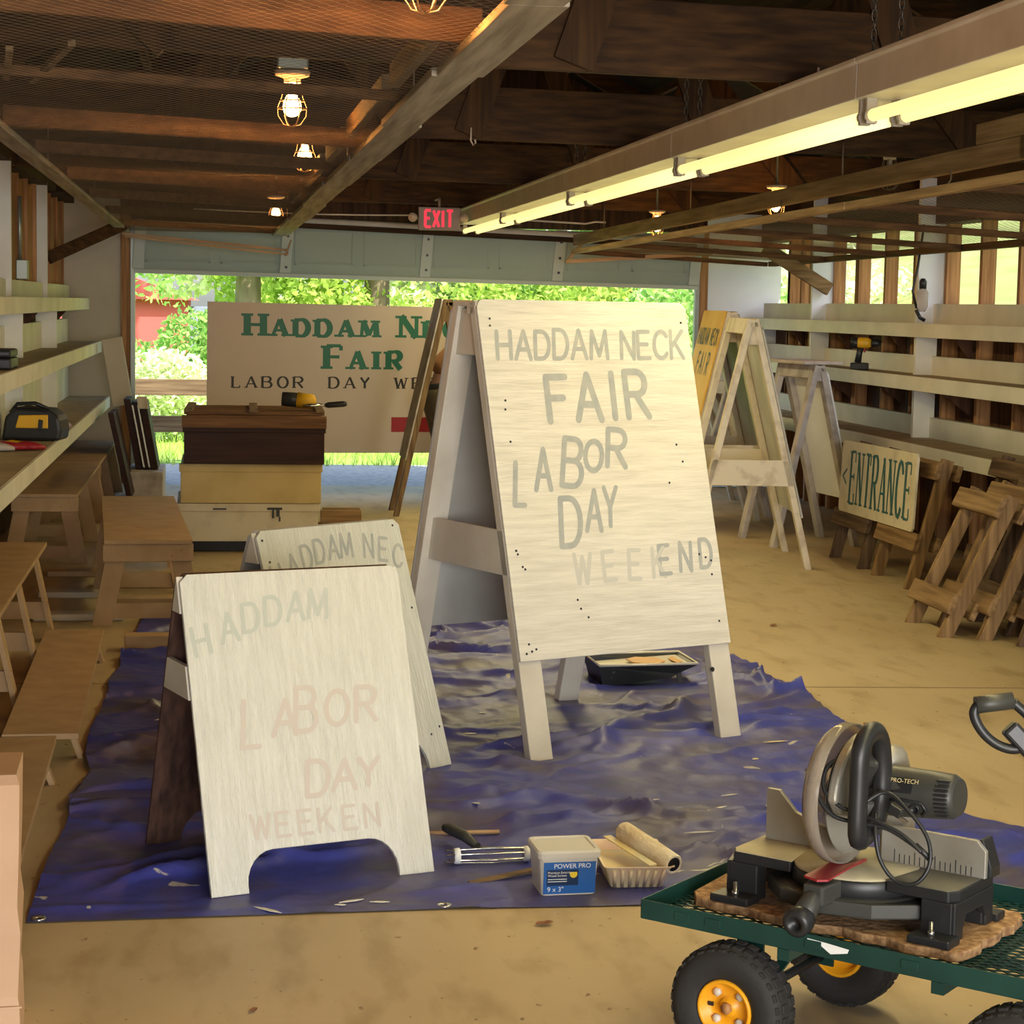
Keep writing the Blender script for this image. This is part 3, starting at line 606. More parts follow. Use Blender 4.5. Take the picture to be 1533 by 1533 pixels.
# exit sign
T = thing('exit_sign', 'illuminated red exit sign with two emergency lamp heads under the last beam', 'sign', (1.60, 15.22, 2.13))
MB().box(-.155, .155, -.02, .02, -.085, .085).build('casing', K['exitbox'], T, bevel=.006)
b = MB(); text_line(b, 'EXIT', (-.105, -.0215, -.06), (1, 0, 0), (0, 0, 1), (0, -1, 0), .05, .12, .02, .018, style='block'); b.build('lettering', K['exitred'], T)
for s_ in (-1, 1):
    MB().lathe([(.004, -.03), (.03, 0), (.034, .03), (.03, .045), (.001, .05)], (s_ * (.19 if s_ < 0 else .172), 0, .01), (s_ * .35, -1, -.1), 16).build('lamp_head', K['porc'], T)
    MB().tube([(s_ * .15, 0, .0), (s_ * .18, .01, .01)], .008, 6).build('lamp_arm', K['exitbox'], T)
MB().tube([(0, .0, .085), (0, .0, .13), (0, .02, .15), (0, .34, .155)], .01, 6).build('stem', K['exitbox'], T)
MB().tube([(x, 15.55 + .02 * math.sin(3 * x), 2.17 - .012 * math.sin(2 * x)) for x in np.linspace(-.2, 1.45, 14)], .006, 6).build('electric_cable', K['metalw']).__setitem__('kind', 'structure')
tag(MB().tube([(1.7 + .08 * i, 15.9, 2.19 - .003 * i + (.02 if i > 14 else 0)) for i in range(17)], .008, 6).build('electric_conduit', K['metalw']), kind='structure')
# hooks and plumbing bits under the front beam
for x, y, l in ((1.95, 6.66, 'white hook screwed under the nearest beam'), (1.12, 9.33, 'short white chain hanging from the second beam')):
    o = MB().tube([(0, 0, .06), (0, 0, 0), (.012, 0, -.02), (.022, 0, -.01), (.018, 0, .006)], .004, 6).build('ceiling_hook', K['porc'], loc=(x, y, 2.24)); tag(o, l, 'hook')

# ================================================================== A-frame signs
def aframe(name, label, loc, rot, Wd, spread, H, lw=.089, lt=.038, front=None, back=None, gusset=None, brace=None, paint=None, legm=None, backm=None, cat='sign', dback=(0, 0), far=True, group=None, gtop=0):
    """local x across the sign, y from the front feet to the back feet. front/back=(z0, z1) of the panel. returns the Empty and the front frame (origin, x, up, normal)"""
    T = thing(name, label, cat, loc, rot, group); paint = paint or K['signpaint']; legm = legm or K['leg']; backm = backm or K['signback']
    g = .045 if lt > .02 else .004
    top = spread / 2 - (.02 if lt > .02 else g); topb = spread / 2 - (gtop if gtop else .045 if lt > .02 else g)
    def fr(back_):
        if not back_: o = V((0, 0, 0)); up = V((0, top, H))
        else: o = V((dback[0], spread, 0)); up = V((-dback[0], -topb, H))
        L = up.length; up.normalize(); x = V((1, 0, 0)) if not back_ else (V((Wd + dback[1], spread, 0)) - o).normalized()
        n = x.cross(up) if not back_ else up.cross(x)
        return o, x, up, n, L
    for bk in (False, True):
        o, x, up, n, L = fr(bk); Wx = Wd if not bk else Wd - dback[0] + dback[1]
        if lt > 0:
            for k in (0, Wx - lw):
                b = MB(); b.fr(o + x * k - n * lt, x * lw, n * lt, up * L); b.build('leg', legm, T, bevel=.004)
        rng_ = back if bk else front
        if rng_:
            s0, s1 = rng_[0] / H * L, (rng_[1] / H * L)
            b = MB(); poly = rng_[2] if len(rng_) > 2 else [(0, 0), (Wx, 0), (Wx, s1 - s0 - .03)] + [(Wx - .03 + .03 * math.sin(a), s1 - s0 - .03 + .03 * math.cos(a)) for a in (1.0, .5, 0)] + [(.03 - .03 * math.sin(a), s1 - s0 - .03 + .03 * math.cos(a)) for a in (0, .5, 1.0)] + [(0, s1 - s0 - .03)]
            b.prism(poly, o + up * s0 + n * .001, x, up, n * .012); p = b.build('panel', paint if not bk else backm, T, bevel=.0015)
        if lt > 0:
            b = MB().fr(o + x * lw - n * lt, x * (Wx - 2 * lw), n * lt, up * -.09 + V((0, 0, 0))); 
            for v in range(len(b.v)): b.v[v] = tuple(V(b.v[v]) + up * L)
            b.build('top_rail', legm, T, bevel=.003)
    def yat(z, bk): return top * z / H if not bk else spread - topb * z / H
    for k in ((0, 1) if far else (0,)):
        xx = (.012 if lt > .02 else -.0035) if k == 0 else Wd - (.03 if lt > .02 else .0145)
        if gusset:
            z0, z1 = gusset; ins = .0 if lt > .02 else .004
            MB().prism([(yat(z0, 0) + ins, z0), (yat(z0, 1) - ins, z0), (yat(z1, 1) - ins, z1), (yat(z1, 0) + ins, z1)], (xx, 0, 0), (0, 1, 0), (0, 0, 1), (.018, 0, 0)).build('gusset', legm, T, bevel=.002)
        if brace:
            z0, z1 = brace; ins = .0 if lt > .02 else .004; x2 = xx - (.012 if lt > .02 else 0)
            MB().prism([(yat(z0, 0) + ins, z0), (yat(z0, 1) - ins, z0), (yat(z1, 1) - ins, z1), (yat(z1, 0) + ins, z1)], (x2 if k == 0 else xx + (.025 if lt > .02 else 0), 0, 0), (0, 1, 0), (0, 0, 1), (.016, 0, 0)).build('brace', legm, T, bevel=.002)
    if lt > 0:
        MB().box(.0, Wd, spread / 2 - .02, spread / 2 + .03, H - .05, H - .02).build('hinge_board', legm, T, bevel=.003)
    return T, fr(False)
# --- the big sign
T, (o, x, up, n, L) = aframe('sandwich_board', 'tall white sandwich board reading HADDAM NECK FAIR LABOR DAY WEEKEND on the blue tarp', (1.021, 6.567, 0.0), math.atan2(.364, .807), .885, .86, 1.518,
    front=(.322, 1.518), back=(.34, 1.50), gusset=(1.33, 1.488), brace=(.60, .75), dback=(-.05, -.14), gtop=.115)
MB().box(.0, .87, .40, .55, 1.496, 1.512).build('top_cap', K['leg'], T, bevel=.003)
PL = (1.518 - .322) / 1.518 * L; s0 = .322 / 1.518 * L; on = n * .0138
def PP(u, v): return o + up * (s0 + PL * (1 - v)) + x * (.885 * u) + on
b = MB()
def brush(txt, u0, v0, u1, v1, w, h, t, lean=0, gaps=None):
    """letters of one word set along a line from (u0,v0) to (u1,v1) on the panel"""
    tot = sum(glw(c) for c in txt if c != ' ') * w; gap = ((u1 - u0) * .885 - tot - sum(w * .35 for c in txt if c == ' ')) / (len(txt) - 1); xx = 0; wid = (u1 - u0) * .885
    for c in txt:
        if c == ' ': xx += w * .35 + gap; continue
        f = xx / wid; yield c, PP(u0 + (u1 - u0) * f, v0 + (v1 - v0) * f)
        xx += glw(c) * w + gap
LT = {}
for txt, u0, v0, u1, v1, w, h, t, lean in (('HADDAM NECK', .065, .168, .955, .165, .060, .100, .0155, .10), ('FAIR', .27, .345, .745, .335, .098, .158, .025, .03)):
    for c, p in brush(txt, u0, v0, u1, v1, w, h, t): letter(b, c, p, (x + up * .0).normalized(), (up + x * lean).normalized(), n, w, h * random.uniform(.95, 1.04), t, 'brush', random.uniform(-.03, .03))
for c, u, v, w, h, t, r in (('L', .06, .575, .055, .145, .019, -.06), ('A', .165, .535, .06, .14, .019, -.02), ('B', .285, .525, .085, .165, .021, -.12), ('O', .40, .485, .07, .105, .019, -.1), ('R', .51, .475, .085, .13, .021, -.08)):
    letter(b, c, PP(u, v), x, (up + x * .1).normalized(), n, w, h, t, 'brush', r)
for c, u, v, w, h, t, r in (('D', .25, .695, .085, .165, .021, .0), ('A', .375, .655, .06, .14, .018, -.04), ('Y', .46, .645, .06, .135, .017, -.02)):
    letter(b, c, PP(u, v), x, (up + x * .1).normalized(), n, w, h, t, 'brush', r)
b.build('lettering', K['letgrey'], T)
b = MB()
for c, p in brush('WEEK', .29, .80, .72, .795, .055, .105, .016): letter(b, c, p, x, (up + x * .06).normalized(), n, .055, .10, .016, 'brush', random.uniform(-.05, .05))
b.build('faint_lettering', K['letfaint'], T)
b = MB()
for c, p in brush('END', .70, .79, .96, .775, .055, .105, .014): letter(b, c, p, x, (up + x * .06).normalized(), n, .052, .10, .015, 'brush', random.uniform(-.05, .05))
b.build('lettering', K['letgrey'], T)
b = MB()
for u, v in ((.05, .055), (.047, .075), (.075, .285), (.07, .31), (.075, .40), (.965, .06), (.04, .70), (.06, .745), (.07, .752), (.045, .71), (.045, .955), (.055, .975), (.075, .97), (.03, .98), (.955, .935), (.86, .42), (.88, .47), (.8, .53), (.9, .74), (.93, .75), (.955, .76), (.95, .80), (.3, .87), (.33, .895), (.29, .845)):
    b.lathe([(.0042, 0), (.0042, .0012)], PP(u, v), n, 8)
b.build('nail_hole', K['blackp'], T)
b = MB().lathe([(.009, 0), (.009, .001)], PP(.90, 1.07) - n * .0125, n, 8); b.build('nail_hole', K['blackp'], T)
# --- the two small signs
def arch_panel(Wx, L):
    l = .10; h = .085
    return [(0, 0), (l, 0)] + [(l + h * .9 - h * .9 * math.cos(a), .02 + h * math.sin(a)) for a in np.linspace(.0, PI / 2, 7)] + [(Wx - l - h * .9 + h * .9 * math.sin(a), .02 + h * math.cos(a)) for a in np.linspace(0, PI / 2, 7)] + [(Wx - l, 0), (Wx, 0), (Wx, L - .02), (Wx - .02, L), (.02, L), (0, L - .02)]
def small_sign(label, loc, rot, spread, H, inner='walnut'):
    W_ = .617; Lp = math.hypot(spread / 2, H); ap = arch_panel(W_, Lp)
    return aframe('sandwich_board', label, loc, rot, W_, spread, H, lt=0, front=(0, H, ap), back=(0, H, ap), gusset=(H - .095, H - .002), brace=(.475, .56), paint=K['signpaintV'], backm=K[inner], legm=K['leg'])
T, (o, x, up, n, L) = small_sign('small white sandwich board in front, freshly painted over faint lettering, with arched feet', (-.02, 5.093, 0), math.atan2(.324, .946), .547, .785)
def PS(u, d): return o + x * (.617 * u) + up * (L - d) + n * .0138
b = MB()
for c, u, d in (('H', .04, .155), ('A', .16, .125), ('D', .26, .10), ('D', .36, .085), ('A', .46, .075), ('M', .555, .07)):
    letter(b, c, PS(u, d + .06), x, (up + x * .12).normalized(), n, .045, .075, .011, 'brush', (.5 - u) * .5)
b.build('faint_lettering', mat('grey_painted_over_lettering', (.45, .48, .43), .36), T)
b = MB()
for c, u, d, h in (('L', .20, .46, .12), ('A', .34, .435, .09), ('B', .44, .43, .115), ('O', .58, .42, .09), ('R', .72, .415, .09), ('D', .46, .60, .09), ('A', .58, .59, .075), ('Y', .70, .585, .07)):
    letter(b, c, PS(u, d), x, (up + x * .12).normalized(), n, .062 if c != 'I' else .04, h, .014, 'brush', 0)
for c, u in zip('WEEKEN', (.20, .31, .41, .50, .61, .71)):
    letter(b, c, PS(u, .695), x, up, n, .042, .06, .009, 'brush', 0)
b.build('faint_lettering', K['letfaintr'], T)
T, (o, x, up, n, L) = small_sign('small white sandwich board standing behind the front one, its arched HADDAM NECK lettering half hidden', (.272, 6.161, 0), math.atan2(.638, .77), .54, .785, 'signback')
b = MB()
for c, u, d in (('H', .06, .13), ('A', .17, .10), ('D', .27, .075), ('D', .36, .06), ('A', .455, .05), ('M', .54, .048), ('N', .70, .055), ('E', .80, .07), ('C', .89, .095)):
    letter(b, c, o + x * (.617 * u) + up * (L - d - .06) + n * .0138, x, (up + x * .1).normalized(), n, .042, .075, .011, 'brush', (.5 - u) * .55)
b.build('faint_lettering', K['letgrey'], T)
b = MB()
for u, d in ((.95, .02), (.03, .03), (.97, .7), (.9, .72), (.05, .1), (.96, .3)): b.lathe([(.0042, 0), (.0042, .001)], o + x * (.617 * u) + up * (L - d) + n * .0132, n, 8)
b.build('nail_hole', K['blackp'], T)
# --- old signs along the right side and at the back
R = math.radians
T, _ = aframe('sandwich_board', 'tall worn white sandwich board frame seen end on, right of the big sign', (3.42, 11.484, 0), R(83), .95, .74, 1.452, front=(.30, 1.40), gusset=(1.30, 1.44), brace=(.485, .635), paint=K['signback'], legm=K['oldwhite'], lw=.07)
T, f = aframe('sandwich_board', 'tall sandwich board with a yellow side reading HADDAM NECK FAIR, behind the worn white frame', (3.76, 13.30, 0), R(85), .98, .76, 1.49, front=(.30, 1.47), back=(.35, 1.49), gusset=(1.33, 1.47), brace=(.45, .6), paint=K['signback'], legm=K['leg'], backm=K['yellow'])
H_ = 1.49; sp = .76; top = sp / 2 - .045; upb = V((0, -top, H_)).normalized(); xb = V((-1, 0, 0)); nb = xb.cross(upb); Lb = math.hypot(top, H_)
ob = V((.98, sp, 0)) + nb * .0145
b = MB()
for i, c in enumerate('HADDAM NECK'):
    if c != ' ': letter(b, c, ob + xb * (.06 + .082 * i) + upb * (Lb - .235), xb, upb, nb, .058, .105, .016, 'brush')
for i, c in enumerate('FAIR'): letter(b, c, ob + xb * (.29 + .145 * i) + upb * (Lb - .44), xb, upb, nb, .09, .14, .022, 'brush')
b.build('lettering', K['black'], T)
T, _ = aframe('sandwich_board', 'lower grey-white sandwich board with a wide top bar, left of the ENTRANCE sign', (4.07, 12.62, 0), R(97), .62, .60, 1.165, front=(.30, 1.12), gusset=(1.06, 1.155), paint=K['whitewall'], legm=K['greywhite'], lw=.07, backm=K['greywhite'])
MB().box(-.02, .64, .17, .43, 1.165, 1.185).build('top_bar', K['greywhite'], T, bevel=.003)
aframe('sandwich_board', 'weathered low sandwich board standing behind the tall worn frame', (3.98, 14.42, 0), R(92), .62, .62, .98, front=(.25, .95), gusset=(.87, .97), brace=(.3, .4), paint=K['oldwhite'], legm=K['greywhite'], lw=.07)
aframe('sandwich_board', 'farthest grey sandwich board by the right shelf, mostly hidden by the others', (4.03, 15.2, 0), R(88), .62, .62, 1.0, front=(.25, .95), gusset=(.87, .97), brace=(.3, .4), paint=K['greywhite'], legm=K['greywhite'], lw=.07)
T, _ = aframe('sandwich_board', 'bare wooden sandwich board frame seen edge on before the billboard, left leg showing', (1.98, 14.4, 0), R(90), .48, .76, 1.54, back=(.40, 1.54), gusset=(1.38, 1.52), legm=K['rail']['z'], backm=K['greywhite'], lw=.06)

# ================================================================== the billboard
T = thing('fair_billboard', 'wide white billboard with green HADDAM NECK FAIR lettering, standing in the back doorway', 'sign', (1.14, 15.9, 0))
MB().hexa([(-1.245, -.012, .332), (1.22, .30, .33), (1.22, .312, .33), (-1.245, .0, .332), (-1.238, -.012, 1.492), (1.22, .30, 1.475), (1.22, .312, 1.475), (-1.238, .0, 1.492)]).build('panel', K['bill'], T, bevel=.002)
bx = V((2.465, .312, 0)).normalized(); bo = V((-1.245, -.0135, .332)); bz = V((0, 0, 1)); bn = V((.125, -1, 0))
for xx in (.22, 2.2): MB().fr(bo + bx * xx + V((0, .015, -.332)), bx * .09, V((0, .04, 0)), bz * 1.3).build('post', K['rail']['z'], T, bevel=.003)
b = MB()
def bill(txt, cx, zb, w, h, t, gap, sp, first, style):
    k = 0; tot = 0; cap = True
    for c in txt:
        if c == ' ': tot += sp; cap = True; continue
        tot += glw(c) * w * (first if cap else 1) + gap; cap = False
    return text_line(b, txt, bo + bx * (cx - (tot - gap) / 2) + bz * zb, bx, bz, bn, w, h, t, gap, sp, style, 0, first)
bill('HADDAM NECK', 1.225, .905, .105, .128, .048, .072, .12, 1.32, 'serif'); bill('FAIR', 1.225, .655, .108, .138, .050, .075, .1, 1.3, 'serif')
b.build('lettering', K['green'], T)
b = MB(); bill('LABOR DAY WEEKEND', 1.235, .505, .076, .085, .019, .050, .16, 1.0, 'serif'); b.build('lettering', K['black'], T)
b = MB().fr(bo + bx * 1.45 + bz * .165, bx * .38, bn * .0012, bz * .115); b.build('red_panel', K['redp'], T)

# ================================================================== crates and power tools behind
def crate(name, label, loc, rot, sx, sy, h, m, rimm, slat=False, cat='crate'):
    T = thing(name, label, cat, loc, rot); t = .02
    MB().box(0, sx, 0, t, 0, h).build('front_board', m, T, bevel=.003); MB().box(0, sx, sy - t, sy, 0, h).build('back_board', m, T, bevel=.003)
    MB().box(0, t, t, sy - t, 0, h).build('side_board', m, T, bevel=.003); MB().box(sx - t, sx, t, sy - t, 0, h).build('side_board', m, T, bevel=.003)
    MB().box(t, sx - t, t, sy - t, .01, .025).build('bottom', m, T)
    b = MB(); b.box(-.008, sx + .008, -.008, .016, h - .045, h + .002); b.build('rim_strip', rimm, T, bevel=.003)
    return T
crate('display_crate', 'old cream crate with black scuffs, bottom of the stack before the billboard', (-.25, 12.25, .072), .01, .835, .83, .225, K['wcrate'], K['wcrate'])
b = MB()
cs = [o for o in bpy.data.objects if o.name == 'display_crate'][0]
for x, z, w, h in ((.21, .19, .08, .010), (.53, .19, .09, .014), (.56, .14, .012, .05), (.585, .15, .02, .045), (.60, .12, .010, .03)): b.box(x, x + w, -.0105, -.009, z, z + h)
b.build('scuff_mark', K['blackg'], cs)
crate('display_crate', 'old yellow crate in the middle of the stack before the billboard', (-.23, 12.24, .302), .0, .83, .82, .232, K['ycrate'], K['ycrate'])
T = crate('slatted_crate', 'dark brown crate with a slatted top, uppermost of the stack before the billboard', (-.21, 12.2, .539), -.015, .825, .86, .232, K['darkcrate'], K['darkcrate'])
MB().box(-.012, .837, -.014, .012, .215, .288).build('top_rail', K['cratetop'], T, bevel=.003); MB().box(-.012, .837, .845, .87, .215, .288).build('top_rail', K['cratetop'], T, bevel=.003)
for y in (.02, .165, .31, .46, .61, .75): MB().box(0, .825, y, y + .055, .290, .308).build('slat', K['cratetop'], T, bevel=.002)
for x in (0, .38, .775): MB().box(x, x + .05, .0, .86, .308, .322).build('cross_slat', K['rail']['y'], T, bevel=.002)
o = MB().box(-.17, .50, 12.36, 12.95, 0, .071).build('dark_gap_skid', K['blackp'], None, .004); tag(o, 'low black skid added to make the dark gap under the crate stack', 'skid')  # black block added where the gap below the crates is dark
def drill(name, label, loc, rot, pitch=0, s=1):
    T = thing(name, label, 'tool', loc, rot); T.rotation_euler = (0, pitch, rot)
    MB().lathe([(.02, -.085), (.034, -.08), (.037, -.02), (.036, .03), (.024, .05)], (0, 0, .185), (1, 0, 0), 18).build('motor_body', K['toolyellow'], T)
    MB().lathe([(.024, .05), (.026, .06), (.026, .09), (.016, .115), (.004, .118)], (0, 0, .185), (1, 0, 0), 16).build('chuck', K['blackp'], T)
    MB().lathe([(.0375, -.088), (.0385, -.06), (.0385, -.045), (.036, -.04)], (0, 0, .185), (1, 0, 0), 18).build('end_cap', K['blackp'], T)
    MB().tube([(-.02, 0, .165), (-.03, 0, .11), (-.038, 0, .05)], [(.024, .018), (.021, .016), (.024, .02)], 12).build('grip', K['blackp'], T)
    MB().box(.0, .012, -.008, .008, .12, .15).build('trigger', K['red'], T, bevel=.003)
    MB().box(-.085, .035, -.037, .037, 0, .05).build('battery', K['blackp'], T, bevel=.008)
    return T
drill('cordless_drill', 'yellow and black cordless drill standing on the right-hand shelf', (4.35, 13.55, 1.106), R(-25))
# grinder with a side handle lying on the slatted crate
T = thing('angle_grinder', 'yellow and black power tool with a long black handle on the slatted crate', 'tool', (.50, 12.42, .862), R(-8))
MB().tube([(-.13, 0, .055), (-.05, 0, .05), (.0, 0, .045)], [(.042, .042), (.045, .045), (.035, .035)], 14).build('motor_body', K['blackg'], T)
MB().tube([(-.04, 0, .05), (.06, .0, .04), (.075, 0, .04)], [(.047, .047), (.043, .043), (.02, .02)], 14).build('gear_housing', K['toolyellow'], T)
MB().lathe([(.055, 0), (.058, .012), (.02, .022)], (.05, -.02, .012), (0, 0, 1), 20).build('disc_guard', K['steel'], T)
MB().tube([(.07, 0, .03), (.11, 0, .02), (.13, 0, .02)], .008, 8).build('handle_neck', K['steel'], T)
MB().tube([(.13, 0, .02), (.15, 0, .022), (.24, 0, .03), (.26, 0, .032)], [.012, .018, .018, .013], 12).build('side_handle', K['blackp'], T)
for i, (x0, y0, z, L_) in enumerate(((.62, 13.0, .045, .30), (.60, 13.15, .045, .33), (.64, 13.05, .135, .26), (.66, 13.2, .135, .24))):
    tag(MB().box(0, L_, 0, .09, -.04, .04).build('timber_offcut', K['old']['x'], None, .003, (x0, y0, z)), ('short brown offcut on the floor right of the cream crate', 'short brown offcut behind the lowest one right of the cream crate', 'upper brown offcut stacked right of the cream crate', 'rear upper brown offcut stacked right of the cream crate')[i], 'offcut', 'offcuts beside the crates')
# person working behind the big sign (mostly hidden)
def skin(name, pts, edges, m, parent=None, sub=2):
    me = bpy.data.meshes.new(name); me.from_pydata([p[:3] for p in pts], edges, []); o = bpy.data.objects.new(name, me); COL.objects.link(o)
    if parent: o.parent = parent
    q = o.modifiers.new('skin', 'SKIN'); q.use_smooth_shade = True
    for i, p in enumerate(pts):
        sv = me.skin_vertices[0].data[i]; r = p[3]; sv.radius = r if isinstance(r, tuple) else (r, r); sv.use_root = i == 0
    me.materials.append(m); s_ = o.modifiers.new('ss', 'SUBSURF'); s_.levels = sub; s_.render_levels = sub
    for pl_ in me.polygons: pl_.use_smooth = True
    return o
pb = [(0, 0, .90, .12), (.07, 0, 1.0, .12), (.22, 0, 1.14, .13), (.36, 0, 1.25, .12), (.44, 0, 1.29, .055), (.50, 0, 1.31, .075), (.58, 0, 1.36, .085),
      (.02, .10, .86, .09), (.06, .11, .46, .065), (-.02, .11, .10, .045), (.12, .12, .04, .038), (.02, -.10, .86, .09), (.10, -.11, .46, .065), (.03, -.11, .10, .045), (.17, -.12, .04, .038),
      (.35, .17, 1.22, .06), (.44, .22, 1.0, .042), (.64, .18, .92, .033), (.73, .16, .91, .03), (.35, -.17, 1.22, .06), (.42, -.22, 1.0, .042), (.63, -.18, .95, .033), (.72, -.16, .95, .03)]
ed = [(0, 1), (1, 2), (2, 3), (3, 4), (4, 5), (5, 6), (0, 7), (7, 8), (8, 9), (9, 10), (0, 11), (11, 12), (12, 13), (13, 14), (3, 15), (15, 16), (16, 17), (17, 18), (3, 19), (19, 20), (20, 21), (21, 22)]
P = skin('person', pb, ed, K['skin']); P.location = (1.63, 15.28, 0); P.rotation_euler = (0, 0, R(10))
tag(P, 'person in rust brown shirt and olive trousers bending behind the big sign', 'person')
skin('shirt', [(0, 0, .94, .16), (.07, 0, 1.02, .155), (.21, 0, 1.14, .165), (.35, 0, 1.245, .15), (.41, 0, 1.28, .08), (.34, .18, 1.22, .085), (.40, .21, 1.07, .07), (.34, -.18, 1.22, .085), (.39, -.21, 1.07, .07)],
     [(0, 1), (1, 2), (2, 3), (3, 4), (3, 5), (5, 6), (3, 7), (7, 8)], K['shirt'], P)
skin('trousers', [(-.0, 0, .90, .165), (-.0, 0, .80, .16), (.02, .10, .70, .115), (.06, .11, .46, .085), (-.02, .11, .12, .07), (.02, -.10, .70, .115), (.10, -.11, .46, .085), (.03, -.11, .12, .07)],
     [(0, 1), (1, 2), (2, 3), (3, 4), (1, 5), (5, 6), (6, 7)], K['trousers'], P)
MB().tube([(.005 + .168 * math.cos(a), .168 * math.sin(a), .905 + .02 * math.cos(a)) for a in np.linspace(0, 2 * PI, 25)[:-1]], (.022, .006), 8, True).build('belt', K['blackp'], P)
MB().lathe([(.001, .10), (.06, .085), (.09, .04), (.094, 0), (.09, -.03)], (.575, 0, 1.37), (-.3, 0, 1), 18).build('hair', K['hair'], P)
for s_ in (-1, 1): MB().tube([(.0 if s_ > 0 else .05, s_ * .115, .035), (.09 if s_ > 0 else .14, s_ * .12, .04), (.17 if s_ > 0 else .22, s_ * .12, .03)], [.04, .045, .03], 12).build('shoe', K['blackg'], P)

# ================================================================== benches of fibreboard on the left
def bench(label, loc, rot, Wd, L, H, pairs, apron=True, splay=.05, lw=.09):
    """local x across (0 = right edge, going left), y along away from the camera"""
    T = thing('fibreboard_bench', label, 'bench', loc, rot)
    MB().box(-Wd, 0, 0, L, H - .019, H).build('top', K['mdf'], T, bevel=.0015)
    for y in pairs:
        for k, (xt, xb) in enumerate(((-.03, splay), (-Wd + .03, -Wd - splay))):
            MB().hexa([(xb - .009, y, 0), (xb + .009, y, 0), (xb + .009, y + lw, 0), (xb - .009, y + lw, 0), (xt - .009, y, H - .019), (xt + .009, y, H - .019), (xt + .009, y + lw, H - .019), (xt - .009, y + lw, H - .019)]).build('leg', K['mdf'], T, bevel=.001)
        if H > .2: MB().fr((-Wd - splay * .6, y + .02, .10), (Wd + splay * 1.2, 0, 0), (0, .018, 0), (0, 0, .075)).build('stretcher', K['mdf'], T)
    if apron:
        MB().box(-Wd - .0, .0, .012, .03, H - .095, H - .019).build('apron', K['mdf'], T, bevel=.001)
        b = MB()
        for x in (-Wd + .05, -Wd + .09, -.05, -.09):
            for z in (H - .045, H - .075): b.lathe([(.0045, 0), (.0045, .001)], (x + (.03 if z < H - .06 else 0), .0115, z), (0, -1, 0), 8)
        b.build('screw_head', K['stud'], T)
    return T
def bench_x(label, loc, rot, Wd, L, H):     # front legs wide faces to the viewer
    T = thing('fibreboard_bench', label, 'bench', loc, rot)
    MB().box(0, Wd, 0, L, H - .019, H).build('top', K['mdf'], T, bevel=.0015)
    for y in (.03, L * .5, L - .05):
        for s_ in (0, 1):
            xt = .02 if s_ == 0 else Wd - .11; xb = xt + (-.075 if s_ == 0 else .075)
            MB().hexa([(xb, y, 0), (xb + .09, y, 0), (xb + .09, y + .018, 0), (xb, y + .018, 0), (xt, y, H - .019), (xt + .09, y, H - .019), (xt + .09, y + .018, H - .019), (xt, y + .018, H - .019)]).build('leg', K['mdf'], T, bevel=.001)
        MB().box(-.015, Wd + .015, y + .019, y + .034, .03, .10).build('stretcher', K['mdf'], T)
    MB().box(-.005, Wd + .005, .011, .029, H - .10, H - .02).build('apron', K['mdf'], T, bevel=.001)
    b = MB()
    for x in (.05, .08, Wd - .05, Wd - .09): b.lathe([(.005, 0), (.005, .0012)], (x, .011, H - (.05 if x in (.05, Wd - .05) else .075)), (0, -1, 0), 8)
    b.build('screw_head', K['stud'], T)
    b = MB()
    for x, y, r in ((.16, .55, .012), (.18, .53, .009), (.22, .6, .004)): b.lathe([(r, 0), (r * .7, .001)], (x, y, H), (0, 0, 1), 9)
    b.build('dark_stain', K['stud'], T)
    return T
bench_x('square-ended fibreboard bench in the middle, its end apron facing the camera, behind the small signs', (-.523, 9.47, 0), R(3.5), .40, 2.15, .40)
bench_x('long fibreboard bench along the left shelf, behind the middle bench', (-1.155, 11.72, 0), R(0), .36, 2.25, .40)
bench_x('farthest fibreboard bench along the left shelf, in line before the leaning panels', (-1.15, 14.02, 0), R(0), .35, 2.2, .40)
bench('nearest fibreboard bench at the left photo edge, splayed legs turned to the aisle', (-.758, 7.25, 0), R(0.4), .40, 2.15, .40, (.10, .96, 1.80), False)
bench('low fibreboard plank bench beside the tarp, in the middle of the left aisle', (-.447, 6.62, 0), R(1.0), .242, 2.13, .105, (.1, 1.9), False, 0, .05)
bench('low fibreboard plank bench nearest the camera, behind the brown paper bag', (-.478, 4.45, 0), R(1.0), .252, 2.155, .10, (.1, 1.9), False, 0, .05)
for i, (x0, y0, L_, d, h, r, l) in enumerate(((-.40, 8.78, .42, .10, .07, 0, 'fibreboard strip lying on the floor at the end of the low plank'), (-.56, 9.86, .52, .12, .075, 1, 'upper fibreboard strip lying under the square-ended bench'), (-.60, 10.75, .55, .14, .07, 0, 'farthest fibreboard strip on the floor under the square-ended bench'),
        (-.86, 9.62, .42, .13, .035, 2, 'pale round-ended board lying on the floor left of the square-ended bench'), (-.90, 10.4, .36, .12, .03, -2, 'pale flat board lying behind the round-ended one'), (-.92, 11.2, .30, .12, .03, 0, 'fibreboard offcut lying by the long bench foot'))):
    o = MB().box(0, L_, 0, d, 0, h).build('loose_board', K['mdf'] if i not in (3, 4) else K['cream'], None, .004 if i != 3 else .012, (x0, y0, 0)); o.rotation_euler = (0, 0, R(r)); tag(o, l, 'board')
o = MB().box(-.10, .10, -.01, .01, 0, .62).build('leaning_plank', K['cream'], None, .004, (-.70, 16.25, .60)); 
o.data.clear_geometry(); mbp = MB().fr((0, 0, 0), (.155, .0, .03), (0, .045, 0), (-.09, .05, .52)); o.data.from_pydata(mbp.v, [], mbp.f); o.location = (-.825, 16.2, .66); tag(o, 'short pale plank leaning on end against the left shelf end', 'board')
T = thing('wooden_hatch', 'dark framed wooden panel with white battens leaning on the left by the door', 'panel', (-.62, 15.45, .24), R(0))
